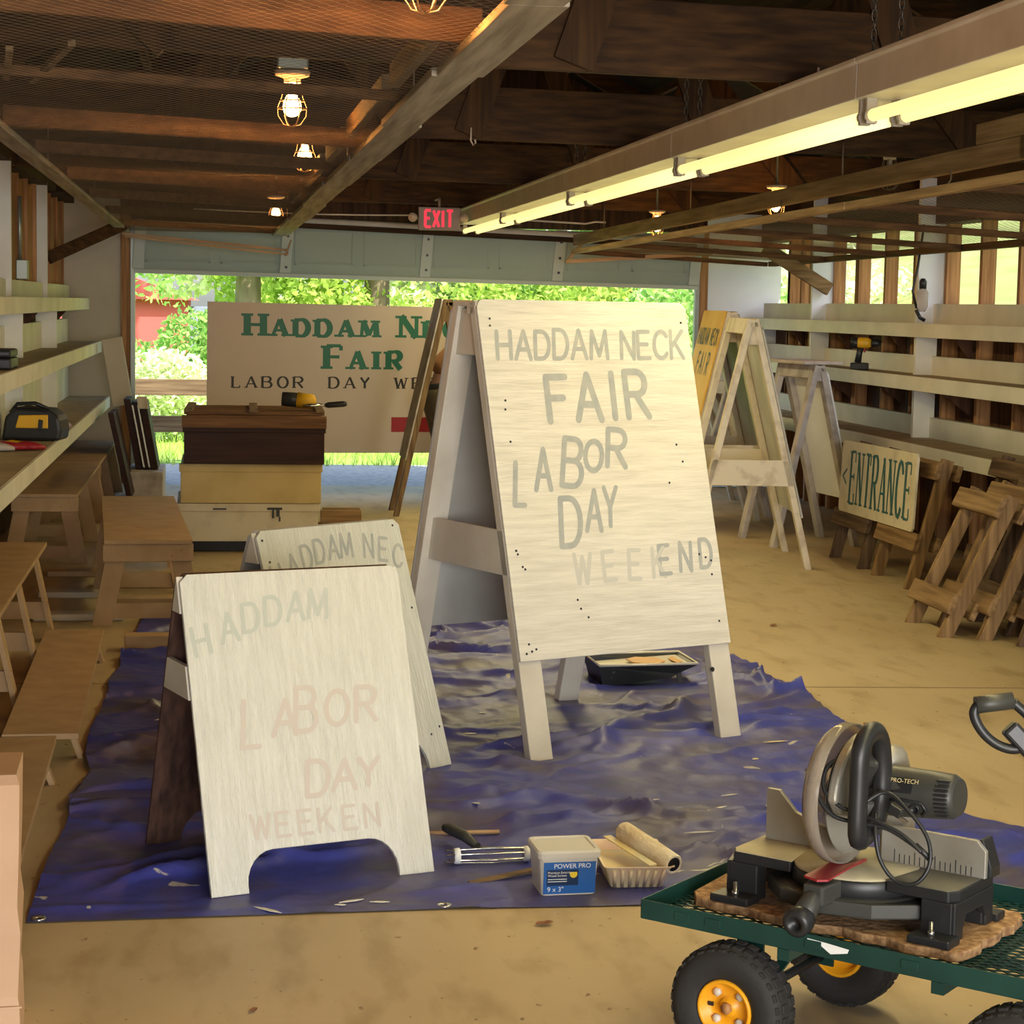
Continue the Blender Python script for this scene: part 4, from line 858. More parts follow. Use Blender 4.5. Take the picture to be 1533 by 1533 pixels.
MB().fr((0, 0, 0), (.05, .0, 0), (0, .5, 0), (-.09, 0, .52)).build('frame', K['darkcrate'], T, bevel=.003)
for x in (.055, .095): MB().fr((x, -.01, .015), (.012, 0, 0), (0, .05, 0), (-.085, 0, .46)).build('batten', K['whitewall'], T)
MB().fr((.07, 0, 0), (.03, .0, 0), (0, .5, 0), (-.088, 0, .50)).build('frame', K['darkcrate'], T, bevel=.003); MB().fr((.115, 0, 0), (.05, .0, 0), (0, .5, 0), (-.09, 0, .50)).build('frame', K['darkcrate'], T, bevel=.003)
MB().fr((.02, -.015, .45), (.075, 0, 0), (0, .06, 0), (-.015, 0, .09)).build('end_block', K['oldwhite'], T, bevel=.004)
o = MB().fr((0, 0, 0), (.04, 0, 0), (0, .6, 0), (-.13, 0, .60)).build('wooden_hatch', K['darkcrate'], None, .003, (-.66, 14.8, .09)); tag(o, 'plain dark reddish panel leaning behind the end of the far bench', 'panel')
o = MB().box(0, .26, 0, .8, 0, .235).build('grey_box', K['greywhite'], None, .006, (-.675, 15.25, .0)); tag(o, 'scuffed grey wooden box on the floor under the dark leaning panel', 'box')
# things on the left shelf
T = thing('tool_bag', 'black tool bag with a yellow front pocket on the lower left shelf', 'tool bag', (-1.02, 11.6, .714), R(-8))
b = MB(); b.prism([(-.16, 0), (.16, 0), (.17, .06), (.16, .13), (.10, .175), (-.08, .185), (-.14, .13)], (0, -.10, 0), (1, 0, 0), (0, 0, 1), (0, .24, 0)); b.build('body', K['blackp'], T, bevel=.018)
MB().prism([(-.08, .07), (.10, .07), (.10, .145), (-.06, .14)], (0, -.106, 0), (1, 0, 0), (0, 0, 1), (0, .01, 0)).build('pocket', K['toolyellow'], T, bevel=.006)
MB().prism([(.045, .06), (.07, .06), (.075, .115), (.05, .12)], (0, -.114, 0), (1, 0, 0), (0, 0, 1), (0, .01, 0)).build('pocket_strap', K['blackp'], T, bevel=.004)
MB().tube([(-.12, -.04, .15), (-.08, -.05, .20), (.02, -.05, .205), (.10, -.04, .17)], .011, 8).build('carry_handle', K['blackp'], T)
T = thing('work_gloves', 'yellow and red cloth bundle lying before the tool bag on the lower shelf', 'cloth', (-1.03, 10.75, .714))
for i, (x, y, s_, m) in enumerate(((0, .1, .10, 'toolyellow'), (-.04, .02, .09, 'red'), (.06, .05, .07, 'red'), (-.08, -.05, .06, 'greywhite'))):
    b = MB(); pts = [(x - s_, y, .02), (x - s_ * .4, y + .02, .026), (x + s_ * .3, y - .015, .022), (x + s_, y + .01, .016)]; b.tube(pts, [(.018, .035), (.022, .05), (.02, .045), (.012, .03)], 10); b.build('cloth_fold', K[m], T)
o = MB().prism([(-.09, 0), (.1, 0), (.12, .02), (.09, .045), (-.03, .05), (-.1, .03)], (0, 0, 0), (1, 0, 0), (0, 0, 1), (0, .25, 0)).build('red_tool_case', K['red'], None, .006, (-1.0, 12.35, .714)); tag(o, 'flat red plastic case behind the tool bag on the lower left shelf', 'case')
T = thing('tool_case', 'black plastic tool case on the middle left shelf', 'case', (-1.10, 9.85, 1.158))
MB().box(-.14, .13, 0, .34, 0, .055).build('base', K['blackp'], T, bevel=.01); MB().box(-.14, .13, 0, .34, .057, .095).build('lid', K['blackp'], T, bevel=.012); MB().box(-.05, .05, -.01, 0, .04, .075).build('latch', K['blackg'], T, bevel=.003)
o = MB().box(-.06, .055, 0, .3, 0, .035).build('white_box', K['white'], None, .004, (-1.05, 9.2, 1.158)); tag(o, 'small white box at the photo edge before the black case on the middle left shelf', 'box')
T = thing('outlet_box', 'grey electrical outlet box on the left wall above the top shelf', 'outlet', (XL + .07, 12.75, 1.605))
MB().box(-.02, .05, -.05, .05, 0, .12).build('box', K['galv'], T, bevel=.006); MB().tube([(0, 0, .12), (0, 0, .5)], .012, 8).build('conduit', K['galv'], T)
T = thing('outlet_box', 'small dark electrical box on the right wall stud beside the knee brace', 'outlet', (XR - .03, 15.25, 1.79)); MB().box(-.03, .03, -.04, .04, 0, .12).build('box', K['blackg'], T, bevel=.006)
MB().tube([(0, 0, .12), (-.03, .02, .2), (.0, .02, .28)], .006, 6).build('cable', K['blackp'], T)
T = thing('hanging_work_light', 'clear caged work light on a black cord hanging from the right wall post', 'lamp', (XR - .20, 12.62, 1.50))
MB().tube([(0, 0, .03), (-.03, 0, .14), (.0, 0, .30), (.03, 0, .56)], .008, 6).build('cord', K['blackp'], T)
MB().lathe([(.018, .0), (.034, .03), (.036, .12), (.02, .145)], (.03, -.02, .01), (0, 0, 1), 16).build('glass_jar', K['clear'], T); MB().lathe([(.022, .145), (.024, .19), (.012, .21)], (.03, -.02, .01), (0, 0, 1), 12).build('lampholder', K['blackp'], T)
MB().tube([(-.01, -.02, .02), (.02, -.02, -.03), (.05, -.02, -.045)], .012, 8).build('hook', K['blackp'], T)

# ================================================================== racks and the entrance sign on the right
def rack(label, foot, L, lean, wid, yaw, mat_='old', low=.16, top=.0, group=None):
    """frame of two uprights and two cross boards leaning to +x; foot = nearest front foot; frame width runs to +y"""
    T = thing('timber_rack', label, 'rack', foot, yaw, group); up = V((math.sin(lean), 0, math.cos(lean))); n = V((-math.cos(lean), 0, math.sin(lean))); y = V((0, 1, 0))
    m = K[mat_]
    for k in (0, wid - .05):
        MB().fr(V((0, k, 0)), n * -.065, y * .042, up * L).build('upright', m['z'], T, bevel=.004)
    for s_ in (low * L, L * (.995 - top) - .12):
        MB().fr(y * -.03 + up * s_, n * .035, y * (wid + .06), up * .10).build('cross_board', m['y'], T, bevel=.005)
        MB().fr(y * -.01 + up * (s_ + .02) - n * .09, n * -.03, y * (wid + .02), up * .09).build('cross_board', m['y'], T, bevel=.004)
    return T
rack('nearest brown timber rack leaning on the right, front of the pile', (3.31, 9.04, 0), .74, .44, .50, 0.0)
rack('second brown timber rack in the leaning pile, close behind the nearest', (3.47, 8.95, 0), .77, .42, .52, .04, 'old')
rack('third timber rack in the leaning pile, darker grey brown', (3.64, 9.05, 0), .78, .40, .52, .0, 'old2')
rack('grey brown timber rack at the right edge of the photo', (3.60, 8.32, 0), .62, .36, .50, .02, 'old2', .2)
rack('dark grey rack behind the one at the right edge of the photo', (3.78, 8.36, 0), .80, .34, .52, .02, 'old2')
rack('timber rack standing behind the right half of the ENTRANCE sign', (3.70, 10.65, 0), .74, .26, .62, .0, 'old', .285)
rack('timber rack standing behind the left half of the ENTRANCE sign', (3.705, 11.50, 0), .74, .24, .60, .0, 'old2', .285)
rack('dark timber rack against the shelf, between the ENTRANCE sign and the leaning pile', (3.95, 9.78, 0), .78, .26, .70, .0, 'old2', .22)
T = thing('entrance_sign', 'white board with tall green ENTRANCE lettering and an arrow, propped on brown racks', 'sign', (3.735, 10.68, .31))
ey = V((.0, 1.36, -.012)).normalized(); ex = -ey; eu = V((.02, 0, .44)).normalized(); en = ex.cross(eu); eo = ey * 1.35
W_, H_ = 1.35, .43
b = MB().prism([(0.02, 0), (W_ - .02, 0), (W_, .02), (W_, H_ - .02), (W_ - .02, H_), (.02, H_), (0, H_ - .02), (0, .02)], eo, ex, eu, en * -.014); b.build('panel', K['wcrate'], T, bevel=.002)
b = MB(); q = eo + en * .0012
letter(b, '<', q + ex * .05 + eu * .14, ex, eu, en, .15, .15, .016, 'block')
xx = .20
for c in 'ENTRANCE':
    letter(b, c, q + ex * xx + eu * .06, ex, eu, en, .098, .31, .036, 'serif'); xx += glw(c) * .098 + .052
b.build('lettering', K['teal'], T)

# ================================================================== tarp and what lies on it
fr_ = [(-.448, 4.915), (.05, 4.93), (.56, 4.945), (1.055, 4.937), (1.6, 4.93), (2.25, 4.99)]
rt_ = [(2.25, 4.99), (2.45, 5.46), (2.30, 5.60), (2.15, 5.80), (2.25, 6.88), (2.245, 7.17), (2.27, 7.69), (2.22, 8.13), (2.21, 8.53), (2.16, 9.55)]
lf_ = [(-.448, 4.915), (-.44, 5.47), (-.434, 6.13), (-.405, 6.48), (-.45, 7.1), (-.43, 7.56), (-.41, 8.3), (-.38, 8.89), (-.36, 9.5), (-.33, 9.95)]
bk_ = [(-.33, 9.95), (.3, 9.75), (1.0, 9.58), (1.4, 9.6), (2.16, 9.55)]
def rs(poly, n):
    P_ = np.array(poly, float); d = np.r_[0, np.cumsum(np.hypot(*np.diff(P_, axis=0).T))]; t = np.linspace(0, d[-1], n); return np.c_[np.interp(t, d, P_[:, 0]), np.interp(t, d, P_[:, 1])]
NU, NV = 190, 330
F_, Bk, Lf, Rt = rs(fr_, NU), rs(bk_, NU), rs(lf_, NV), rs(rt_, NV)
u = np.linspace(0, 1, NU)[None, :, None]; v = np.linspace(0, 1, NV)[:, None, None]
XY = (1 - v) * F_[None] + v * Bk[None] + (1 - u) * Lf[:, None] + u * Rt[:, None] - ((1 - u) * (1 - v) * F_[0] + u * (1 - v) * F_[-1] + (1 - u) * v * Bk[0] + u * v * Bk[-1])
X, Y = XY[..., 0], XY[..., 1]
Zt = np.zeros_like(X)
for k in range(150):                          # wandering ridges
    cx, cy = rng.uniform(-.4, 2.3), rng.uniform(4.9, 9.8); a = rng.normal(.35, .55); ln, wd, hh = rng.uniform(.10, .5), rng.uniform(.012, .04), rng.uniform(.008, .042)
    dx_, dy_ = X - cx, Y - cy; s_ = dx_ * math.cos(a) + dy_ * math.sin(a); t_ = -dx_ * math.sin(a) + dy_ * math.cos(a) + .05 * np.sin(s_ * 9 + k)
    Zt += hh * np.exp(-(s_ / ln) ** 2) * np.exp(-np.abs(t_ / wd) ** 1.5)
for k in range(60):
    fx, fy = rng.normal(0, 22, 2); Zt += rng.uniform(.0003, .0011) * (1 - np.abs(np.sin(fx * X + fy * Y + rng.uniform(0, 6) + 1.2 * np.sin(3 * Y + k))))
flat = [(.52, 5.3, .13), (.03, 5.1, .14), (.3, 5.2, .2), (-.2, 5.62, .13), (.37, 5.8, .12), (1.05, 6.6, .12), (1.78, 6.93, .12), (.62, 7.33, .14), (1.4, 7.6, .14), (1.67, 7.97, .27), (.75, 6.5, .15), (.3, 6.2, .3), (.89, 5.1, .17), (1.08, 5.17, .17), (.72, 5.35, .17), (.7, 5.66, .14), (.45, 6.65, .2)]
mk = np.ones_like(X)
for cx, cy, r in flat: mk *= 1 - .93 * np.exp(-(((X - cx) ** 2 + (Y - cy) ** 2) / r ** 2) ** 2)
Zt = Zt * mk * np.clip((Y - 4.9) / .35, .12, 1) + .002
jit = .010 * np.sin(7 * Y + 2 * np.sin(3 * Y)); X = X + jit * (np.abs(u[..., 0] - .5) > .499)
vs = np.c_[X.ravel(), Y.ravel(), Zt.ravel()]
ii = np.arange(NU * NV).reshape(NV, NU); fs = np.stack([ii[:-1, :-1], ii[:-1, 1:], ii[1:, 1:], ii[1:, :-1]], -1).reshape(-1, 4)
T = thing('tarpaulin', 'crumpled blue tarpaulin spread on the floor under the freshly painted signs', 'tarp', (0, 0, 0))
b = MB(); b.v = [tuple(p) for p in vs]; b.f = [tuple(int(i) for i in f) for f in fs]; b.sm = [True] * len(b.f); b.build('sheet', K['tarp'], T)
for x, y in ((-.405, 5.88), (.56, 4.97), (-.43, 4.94)):
    MB().lathe([(.009, 0), (.009, .004), (.018, .005), (.019, 0)], (x, y, .004 if y > 5 else .003), (0, 0, 1), 16).build('grommet', K['steel'], T)
MB().hexa([(-.44, 6.0, .004), (-.02, 6.05, .004), (-.03, 6.50, .004), (-.41, 6.47, .004), (-.435, 6.03, .035), (-.02, 6.1, .02), (-.03, 6.46, .02), (-.40, 6.44, .03)]).build('folded_edge', K['tarp'], T, bevel=.012)
def blob(name, pts, m, par, z):
    MB().prism(pts, (0, 0, z), (1, 0, 0), (0, 1, 0), (0, 0, .0015)).build(name, m, par)
for pts in ([(1.24, 6.62), (1.30, 6.72), (1.38, 6.86), (1.40, 6.9), (1.36, 6.88), (1.27, 6.74)], [(1.44, 6.66), (1.52, 6.74), (1.62, 6.8), (1.55, 6.8), (1.46, 6.7)], [(1.52, 7.05), (1.6, 7.15), (1.70, 7.3), (1.62, 7.24), (1.53, 7.1)], [(1.1, 6.52), (1.2, 6.55), (1.26, 6.6), (1.18, 6.58), (1.1, 6.54)], [(1.12, 6.42), (1.22, 6.41), (1.2, 6.45)]):
    blob('paint_splash', pts, K['wetpaint'], T, .008)
def tz(x, y): return float(Zt.ravel()[np.argmin((X - x) ** 2 + (Y - y) ** 2)])
for x, y in ((.30, 4.98), (.33, 5.01), (.40, 5.0), (.12, 4.96), (1.45, 5.75), (1.62, 5.82), (1.95, 6.1), (2.05, 6.25), (1.75, 6.45), (1.3, 5.95), (1.55, 6.0), (2.05, 6.7), (1.9, 6.75), (.85, 6.9), (.95, 7.3), (-.1, 6.7), (-.2, 7.1), (.35, 8.6), (.75, 5.9), (1.35, 5.55), (.95, 5.75)):
    a = rng.normal(.3, .5); L_ = rng.uniform(.012, .05); w_ = rng.uniform(.003, .009); c_, s_ = math.cos(a), math.sin(a)
    blob('paint_splash', [(x + c_ * u_ * L_ - s_ * v_ * w_, y + s_ * u_ * L_ + c_ * v_ * w_) for u_, v_ in ((-1, 0), (-.4, -.7), (.3, -1), (1, -.1), (.5, .8), (-.3, 1))], K['wetpaint'] if y > 6 else K['signpaint'], T, max(tz(x, y), tz(x + c_ * L_, y + s_ * L_)) + .002)
# roller tray under the big sign
T = thing('roller_tray', 'black paint-splashed roller tray lying under the big sign', 'paint tray', (1.49, 7.86, .004), R(3))
b = MB(); wx, wy = .40, .28
b.add([(0.02, .02, 0), (.30, .02, .035), (.30, wy - .02, .035), (.02, wy - .02, 0), (0, 0, .085), (wx, 0, .088), (wx, wy, .088), (0, wy, .085), (.32, .02, .05), (.32, wy - .02, .05)], [(0, 1, 2, 3), (0, 4, 5, 8, 1), (3, 2, 9, 6, 7), (0, 3, 7, 4), (1, 8, 9, 2), (8, 5, 6, 9)])
b.build('pan', K['traydark'], T, solid=.004)
b = MB(); b.tube([(0, 0, .087), (wx, 0, .09), (wx, wy, .09), (0, wy, .087)], .006, 8, True); b.build('rolled_rim', K['traymetal'], T)
MB().add([(.02, .02, .06), (.38, .02, .082), (.38, wy - .02, .082), (.02, wy - .02, .06)], [(0, 1, 2, 3)]).build('liner', K['traymetal'], T)
b = MB(); b.prism([(.16, .10), (.2, .06), (.26, .07), (.30, .12), (.28, .2), (.2, .22), (.15, .18)], (0, 0, .0785), (1, 0, 0), (0, 1, 0), (0, 0, .004)); b.prism([(.33, .05), (.36, .08), (.35, .2), (.32, .15)], (0, 0, .083), (1, 0, 0), (0, 1, 0), (0, 0, .003)); b.build('wet_paint', K['orange'], T)
for x in (.33,):
    for y in (.03, wy - .03): MB().bar((x, y, .06), (x + .01, y, 0), .02, .006).build('foot', K['traydark'], T)
# plastic tub of screws
T = thing('plastic_tub', 'lidded frosted plastic tub with a blue POWER PRO label', 'tub', (.812, 5.03, .004), R(3))
def rrect(w, d, r, n=4): return [(w - r + r * math.sin(a), r - r * math.cos(a)) for a in np.linspace(0, PI / 2, n)] + [(w - r + r * math.cos(a), d - r + r * math.sin(a)) for a in np.linspace(0, PI / 2, n)] + [(r - r * math.sin(a), d - r + r * math.cos(a)) for a in np.linspace(0, PI / 2, n)] + [(r - r * math.cos(a), r - r * math.sin(a)) for a in np.linspace(0, PI / 2, n)]
def loft(b, rings, cap0=True, cap1=True):
    n = len(rings[0]); k = len(b.v); b.v += [tuple(p) for r in rings for p in r]
    for i in range(len(rings) - 1):
        for j in range(n): b.f.append((k + i * n + j, k + i * n + (j + 1) % n, k + (i + 1) * n + (j + 1) % n, k + (i + 1) * n + j)); b.sm.append(False)
    if cap0: b.f.append(tuple(k + j for j in reversed(range(n)))); b.sm.append(False)
    if cap1: b.f.append(tuple(k + (len(rings) - 1) * n + j for j in range(n))); b.sm.append(False)
    return b
def ring(w, d, r, z, ox=0, oy=0): return [(x - w / 2 + ox, y - d / 2 + oy, z) for x, y in rrect(w, d, r)]
cx, cy = .075, .07
loft(MB(), [ring(.140, .130, .014, 0, cx, cy), ring(.156, .146, .016, .105, cx, cy)]).build('tub_body', K['tubclear'], T)
loft(MB(), [ring(.166, .156, .018, .098, cx, cy), ring(.168, .158, .018, .112, cx, cy), ring(.160, .150, .018, .118, cx, cy), ring(.142, .132, .014, .118, cx, cy), ring(.138, .128, .014, .115, cx, cy)]).build('lid', K['tubclear'], T)
lab = lambda u, z: V((.004 + cx - .075 + u, cy - .0655 - .0080 * (z / .105), z))
def quadlab(u0, u1, z0, z1, m, nm, d): 
    MB().add([lab(u0, z0) - V((0, d, 0)), lab(u1, z0) - V((0, d, 0)), lab(u1, z1) - V((0, d, 0)), lab(u0, z1) - V((0, d, 0))], [(0, 1, 2, 3)]).build(nm, m, T)
quadlab(.004, .140, .004, .088, K['label'], 'label', .0006); quadlab(.012, .095, .026, .068, K['labeldark'], 'label', .001)
b = MB(); font_add(b, 'POWER PRO', .017, lab(.03, .072) - V((0, .0013, 0)), (1, 0, 0), (0, -.06, 1)); font_add(b, '9 x 3"', .018, lab(.014, .010) - V((0, .0013, 0)), (1, 0, 0), (0, -.06, 1))
for i, (t_, z_) in enumerate((('Premium Exterior', .058), ('Wood Screws', .050))): font_add(b, t_, .0085, lab(.015, z_) - V((0, .0015, 0)), (1, 0, 0), (0, -.06, 1))
for z_ in (.042, .036): b.add([lab(.015, z_) - V((0, .0015, 0)), lab(.065, z_) - V((0, .0015, 0)), lab(.065, z_ + .002) - V((0, .0015, 0)), lab(.015, z_ + .002) - V((0, .0015, 0))], [(0, 1, 2, 3)])
b.build('print', K['ink'], T)
b = MB(); b.lathe([(.010, 0), (.010, .0006)], lab(.082, .056) - V((0, .0008, 0)), (0, -1, 0), 18); b.build('print', K['inky'], T)
# small cream tray with a roller
T = thing('small_roller_tray', 'small cream plastic roller tray beside the plastic tub', 'paint tray', (1.005, 5.075, .004), R(-2))
b = MB(); r0 = ring(.135, .20, .012, 0, .07, .12); r1 = ring(.175, .27, .012, .062, .07, .12); b.v = []; loft(b, [r0, r1, [(x * 1.0 + (.006 if x > .07 else -.006), y + (.006 if y > .12 else -.006), .063) for x, y, z in r1]], True, False)
b.build('pan', K['traycream'], T, solid=.002)
b = MB()
for i in range(7): b.tube([(.012 + i * .019, .018, .004), (.004 + i * .022, -.014, .056)], .005, 6)
b.build('rib', K['traycream'], T)
b = loft(MB(), [ring(.155, .24, .01, .036, .07, .12), ring(.157, .242, .01, .040, .07, .12)]); b.build('wet_paint', K['wetpaint'], T)
MB().bar((.02, .215, .085), (.105, -.015, .068), .024, .004, (1, .3, 0)).build('mixing_stick', K['wetpaint'], T, bevel=.001)
T = thing('roller_cover', 'used cream paint roller cover lying across the small tray', 'roller', (1.12, 5.17, .088), R(-62))
T.rotation_euler = (0, R(9), R(-66))
MB().lathe([(.019, -.115), (.024, -.118), (.027, -.112), (.028, 0), (.027, .112), (.024, .118), (.019, .115)], (0, 0, 0), (1, 0, 0), 24).build('nap', K['nap'], T); MB().lathe([(.019, .1155), (.0001, .1155)], (0, 0, 0), (1, 0, 0), 20).build('core', K['blackp'], T)
# roller frame with wire cage
T = thing('paint_roller', 'chrome wire roller cage with white end caps and a dark grip', 'roller', (.60, 5.34, .028), R(3))
for x in (.035, .225): MB().lathe([(.012, -.009), (.021, -.009), (.022, .006), (.012, .009)], (x, 0, 0), (1, 0, 0), 18).build('end_cap', K['porc'] if 0 else K['ink'], T)
b = MB()
for i in range(7):
    a = 2 * PI * i / 7; b.tube([(.0 if i % 2 else .012, .016 * math.cos(a), .016 * math.sin(a)), (.04, .018 * math.cos(a), .018 * math.sin(a)), (.13, .021 * math.cos(a), .021 * math.sin(a)), (.215, .018 * math.cos(a), .018 * math.sin(a)), (.235, .013 * math.cos(a), .013 * math.sin(a))], .0026, 6)
b.build('wire_cage', K['chrome'], T)
MB().tube([(.225, 0, 0), (.245, .0, 0), (.25, .03, .0), (.16, .06, .0), (.09, .075, .004)], .0035, 8).build('wire_arm', K['steel'], T)
MB().tube([(.10, .06, .008), (.075, .12, .022), (.045, .19, .026), (.035, .21, .024)], [.011, .015, .016, .012], 12).build('grip', K['blackg'], T)
o = MB().tube([(0, 0, 0), (.2, .0, 0)], .0065, 10).build('dowel', K['pine'], None, 0, (.59, 5.645, .012)); tag(o, 'pale wooden dowel lying on the tarp behind the roller cage', 'stick')
o = MB().bar((0, 0, 0), (.20, .115, .004), .024, .006, (-.5, .87, 0)).build('stir_stick', K['brownstick'], None, .001, (.645, 5.135, .012)); tag(o, 'brown wooden stir stick lying on the tarp left of the plastic tub', 'stick')
def leafobj(label, loc, s, rot):
    b = MB(); pts = [(-1, 0, .05), (-.6, -.35, .22), (0, -.5, .1), (.6, -.3, .3), (1, 0, .12), (.55, .35, .35), (0, .45, .14), (-.55, .4, .3), (0, 0, .02)]
    b.add([(x * s, y * s, z * s) for x, y, z in pts], [(i, (i + 1) % 8, 8) for i in range(8)]); o = b.build('dry_leaf', K['leafdry'], None, 0, loc, 1); o.rotation_euler = (0, 0, rot); tag(o, label, 'leaf')
leafobj('curled brown leaf on the bare floor in front of the tub', (.787, 4.80, .002), .028, .2); leafobj('small brown leaf at the bottom edge of the photo', (.075, 4.25, .002), .016, 1.0)
leafobj('dark leaf lying on the tarp right of the roller', (1.30, 5.62, .008), .02, .1); leafobj('flat brown leaf on the concrete by the cart handle', (2.35, 7.1, .002), .03, .1); leafobj('far brown leaf on the concrete near the tall worn frame', (2.62, 9.4, .002), .03, .6)

# ================================================================== garden cart with the saw
CA = R(-43)
T = thing('garden_cart', 'dark green mesh garden cart with yellow-rimmed wheels carrying the saw', 'cart', (1.018, 3.85, 0), CA)
BX0, BX1, BY0, BY1, BZ = -.21, .80, -.02, .545, .285
b = MB()
for (xa, ya, xb, yb) in ((BX0, BY0, BX1, BY0), (BX0, BY1, BX1, BY1)): b.box(xa, xb, ya - .002, ya + .002, BZ - .018, BZ + .022)
for x in (BX0, BX1): b.box(x - .002, x + .002, BY0, BY1, BZ - .018, BZ + .022)
for y, d in ((BY0, 1), (BY1, -1)): b.box(BX0, BX1, *sorted((y, y + d * .028)), BZ - .018, BZ - .014)
for x, d in ((BX0, 1), (BX1, -1)): b.box(*sorted((x, x + d * .028)), BY0, BY1, BZ - .018, BZ - .014)
b.build('bed_rim', K['cartgreen'], T, bevel=.0015)
b = MB()                                     # expanded-metal floor
def strand(p, q):
    p, q = V(p), V(q); b.bar(p, q, .0035, .0025)
p_ = .032; w_ = BX1 - BX0; h_ = BY1 - BY0; k = -h_ * 2.2
while k < w_:
    for sgn in (1, -1):
        pts = []
        for i in range(2):
            y = h_ * i; x = k + y * 2.2 * 1.0
            pts.append((x, y))
        (xa, ya), (xb, yb) = pts
        if xa < 0: ya += (0 - xa) / 2.2; xa = 0
        if xb > w_: yb -= (xb - w_) / 2.2; xb = w_
        if xb > xa: strand((BX0 + xa, BY0 + (ya if sgn > 0 else h_ - ya), BZ - .012), (BX0 + xb, BY0 + (yb if sgn > 0 else h_ - yb), BZ - .0125))
    k += p_ * 1.4
b.build('mesh_floor', K['cartgreen'], T)
for x in (.1, .42): MB().box(x, x + .025, BY0, BY1, BZ - .042, BZ - .019).build('cross_member', K['cartgreen'], T)
for x0 in (-.13, -.06, .16, .36):   # hinge tabs with worn paint on the near rim
    MB().box(x0, x0 + .035, BY0 - .0045, BY0 - .002, BZ - .004, BZ + .012).build('hinge_tab', K['cartgreen'], T, bevel=.001)
MB().prism([(0, 0), (.012, -.009), (.03, -.002), (.05, -.014), (.085, -.006), (.088, .002), (.04, .006), (.0, .008)], (.165, BY0 - .0022, BZ + .006), (1, 0, 0), (0, 0, 1), (0, -.0006, 0)).build('worn_sticker', K['ink'], T)
def wheel(x, y, z, side, steer=0):
    Wt = bpy.data.objects.new('wheel', None); COL.objects.link(Wt); Wt.parent = T; Wt.location = (x, y, z); Wt.rotation_euler = (0, 0, steer)
    a = (0, side, 0)
    prof = [(.056, -.030), (.070, -.040), (.098, -.045), (.116, -.038), (.124, -.020), (.126, 0), (.124, .020), (.116, .038), (.098, .045), (.070, .040), (.056, .030)]
    MB().lathe(prof + [prof[0]], (0, 0, 0), a, 48, True, False).build('tyre', K['rubber'], Wt)
    b = MB()
    for i in range(30):
        an = 2 * PI * i / 30
        for s_ in (-1, 1):
            c0, s0_ = math.cos(an + s_ * .03), math.sin(an + s_ * .03); rad = V((c0, 0, s0_)); tg = V((-s0_, 0, c0)); yy = V((0, 1, 0))
            b.fr(rad * .119 + yy * (s_ * .004) - tg * .0095, rad * .0082, tg * .019, yy * s_ * .020); b.fr(rad * .113 + yy * (s_ * .022) - tg * .0075, rad * .0075, tg * .015, yy * s_ * .016)
    b.build('tread', K['rubber'], Wt, bevel=.002)
    MB().lathe([(.060, .022), (.060, .036), (.057, .039), (.052, .037), (.048, .016), (.020, .012), (.018, .022), (.0001, .022)], (0, 0, 0), a, 32, True, False).build('rim', K['rim'], Wt)
    MB().lathe([(.060, -.022), (.060, -.036), (.057, -.039), (.052, -.037), (.048, -.010), (.020, -.006), (.018, -.03), (.0001, -.03)], (0, 0, 0), a, 32, True, False).build('rim', K['rim'], Wt)
    b = MB()
    for i in range(4):
        an = PI / 4 + i * PI / 2; b.lathe([(.009, .012), (.009, .021), (.0001, .022)], (.036 * math.cos(an), 0, .038 * math.sin(an)), a, 6)
    b.build('lug_bolt', K['metalw'], Wt); MB().box(-.046, -.034, side * .0165 - .002, side * .0165 + .002, -.004, .004).build('valve_slot', K['blackp'], Wt); MB().lathe([(.012, .02), (.012, .03), (.0001, .031)], (0, 0, 0), a, 6).build('axle_nut', K['stud'], Wt)
    return Wt
wheel(0, -.01, .127, -1); wheel(.01, .475, .127, 1); wheel(.60, .455, .127, 1, .0); wheel(.60, -.01, .127, -1)
for x in (0, .60):
    MB().tube([(x, .02, .127), (x, .43, .127)], .010, 10).build('axle', K['blackp'], T)
    for y in (.06, .38):
        b = MB(); b.box(x - .03, x + .03, y - .003, y + .003, .11, BZ - .016); b.box(x - .032, x - .028, y, y + .03, .12, BZ - .016); b.build('axle_bracket', K['cartgreen'], T)
    MB().bar((x + .02, .06, .135), (x + .02, .38, BZ - .03), .025, .004, (1, 0, 0)).build('brace', K['cartgreen'], T)
MB().tube([(.02, .26, .235), (.60, .26, .235)], .012, 8).build('drawbar', K['blackp'], T)
# pull handle standing up at the front, its grip just in the picture
rc_ = Matrix.Rotation(-CA, 3, 'Z'); hr = (rc_ @ V((.985, -.14, .0))).normalized(); hu = V((-.12 * hr.y, .12 * hr.x, 1)).normalized(); hc = rc_ @ (V((1.456, 3.62, .733)) - V((1.018, 3.85, 0)))
H2 = lambda a, b, c=0: hc + hr * (a / 800) + hu * (b / 800) + hr.cross(hu) * c
Hh = bpy.data.objects.new('pull_handle', None); COL.objects.link(Hh); Hh.parent = T
MB().tube(spl([H2(-36, 30), H2(-42, 18), H2(-36, 0), H2(-22, -18), H2(-3, -31), H2(18, -36), H2(38, -30), H2(52, -12), H2(48, 4), H2(36, 18), H2(16, 35)], 4), .0095, 12).build('loop', K['blackp'], Hh)
MB().tube([H2(-40, 29), H2(-20, 32), H2(16, 37)], .0165, 16).build('grip', K['blackg'], Hh)
MB().bar(H2(10, -2), H2(48, -42), .034, .034, hr.cross(hu)).build('socket', K['blackp'], Hh, bevel=.006)
MB().tube([H2(30, -24), H2(60, -58), V((.86, .25, .34)), V((.80, .23, .13))], .013, 10).build('shaft', K['blackp'], Hh)
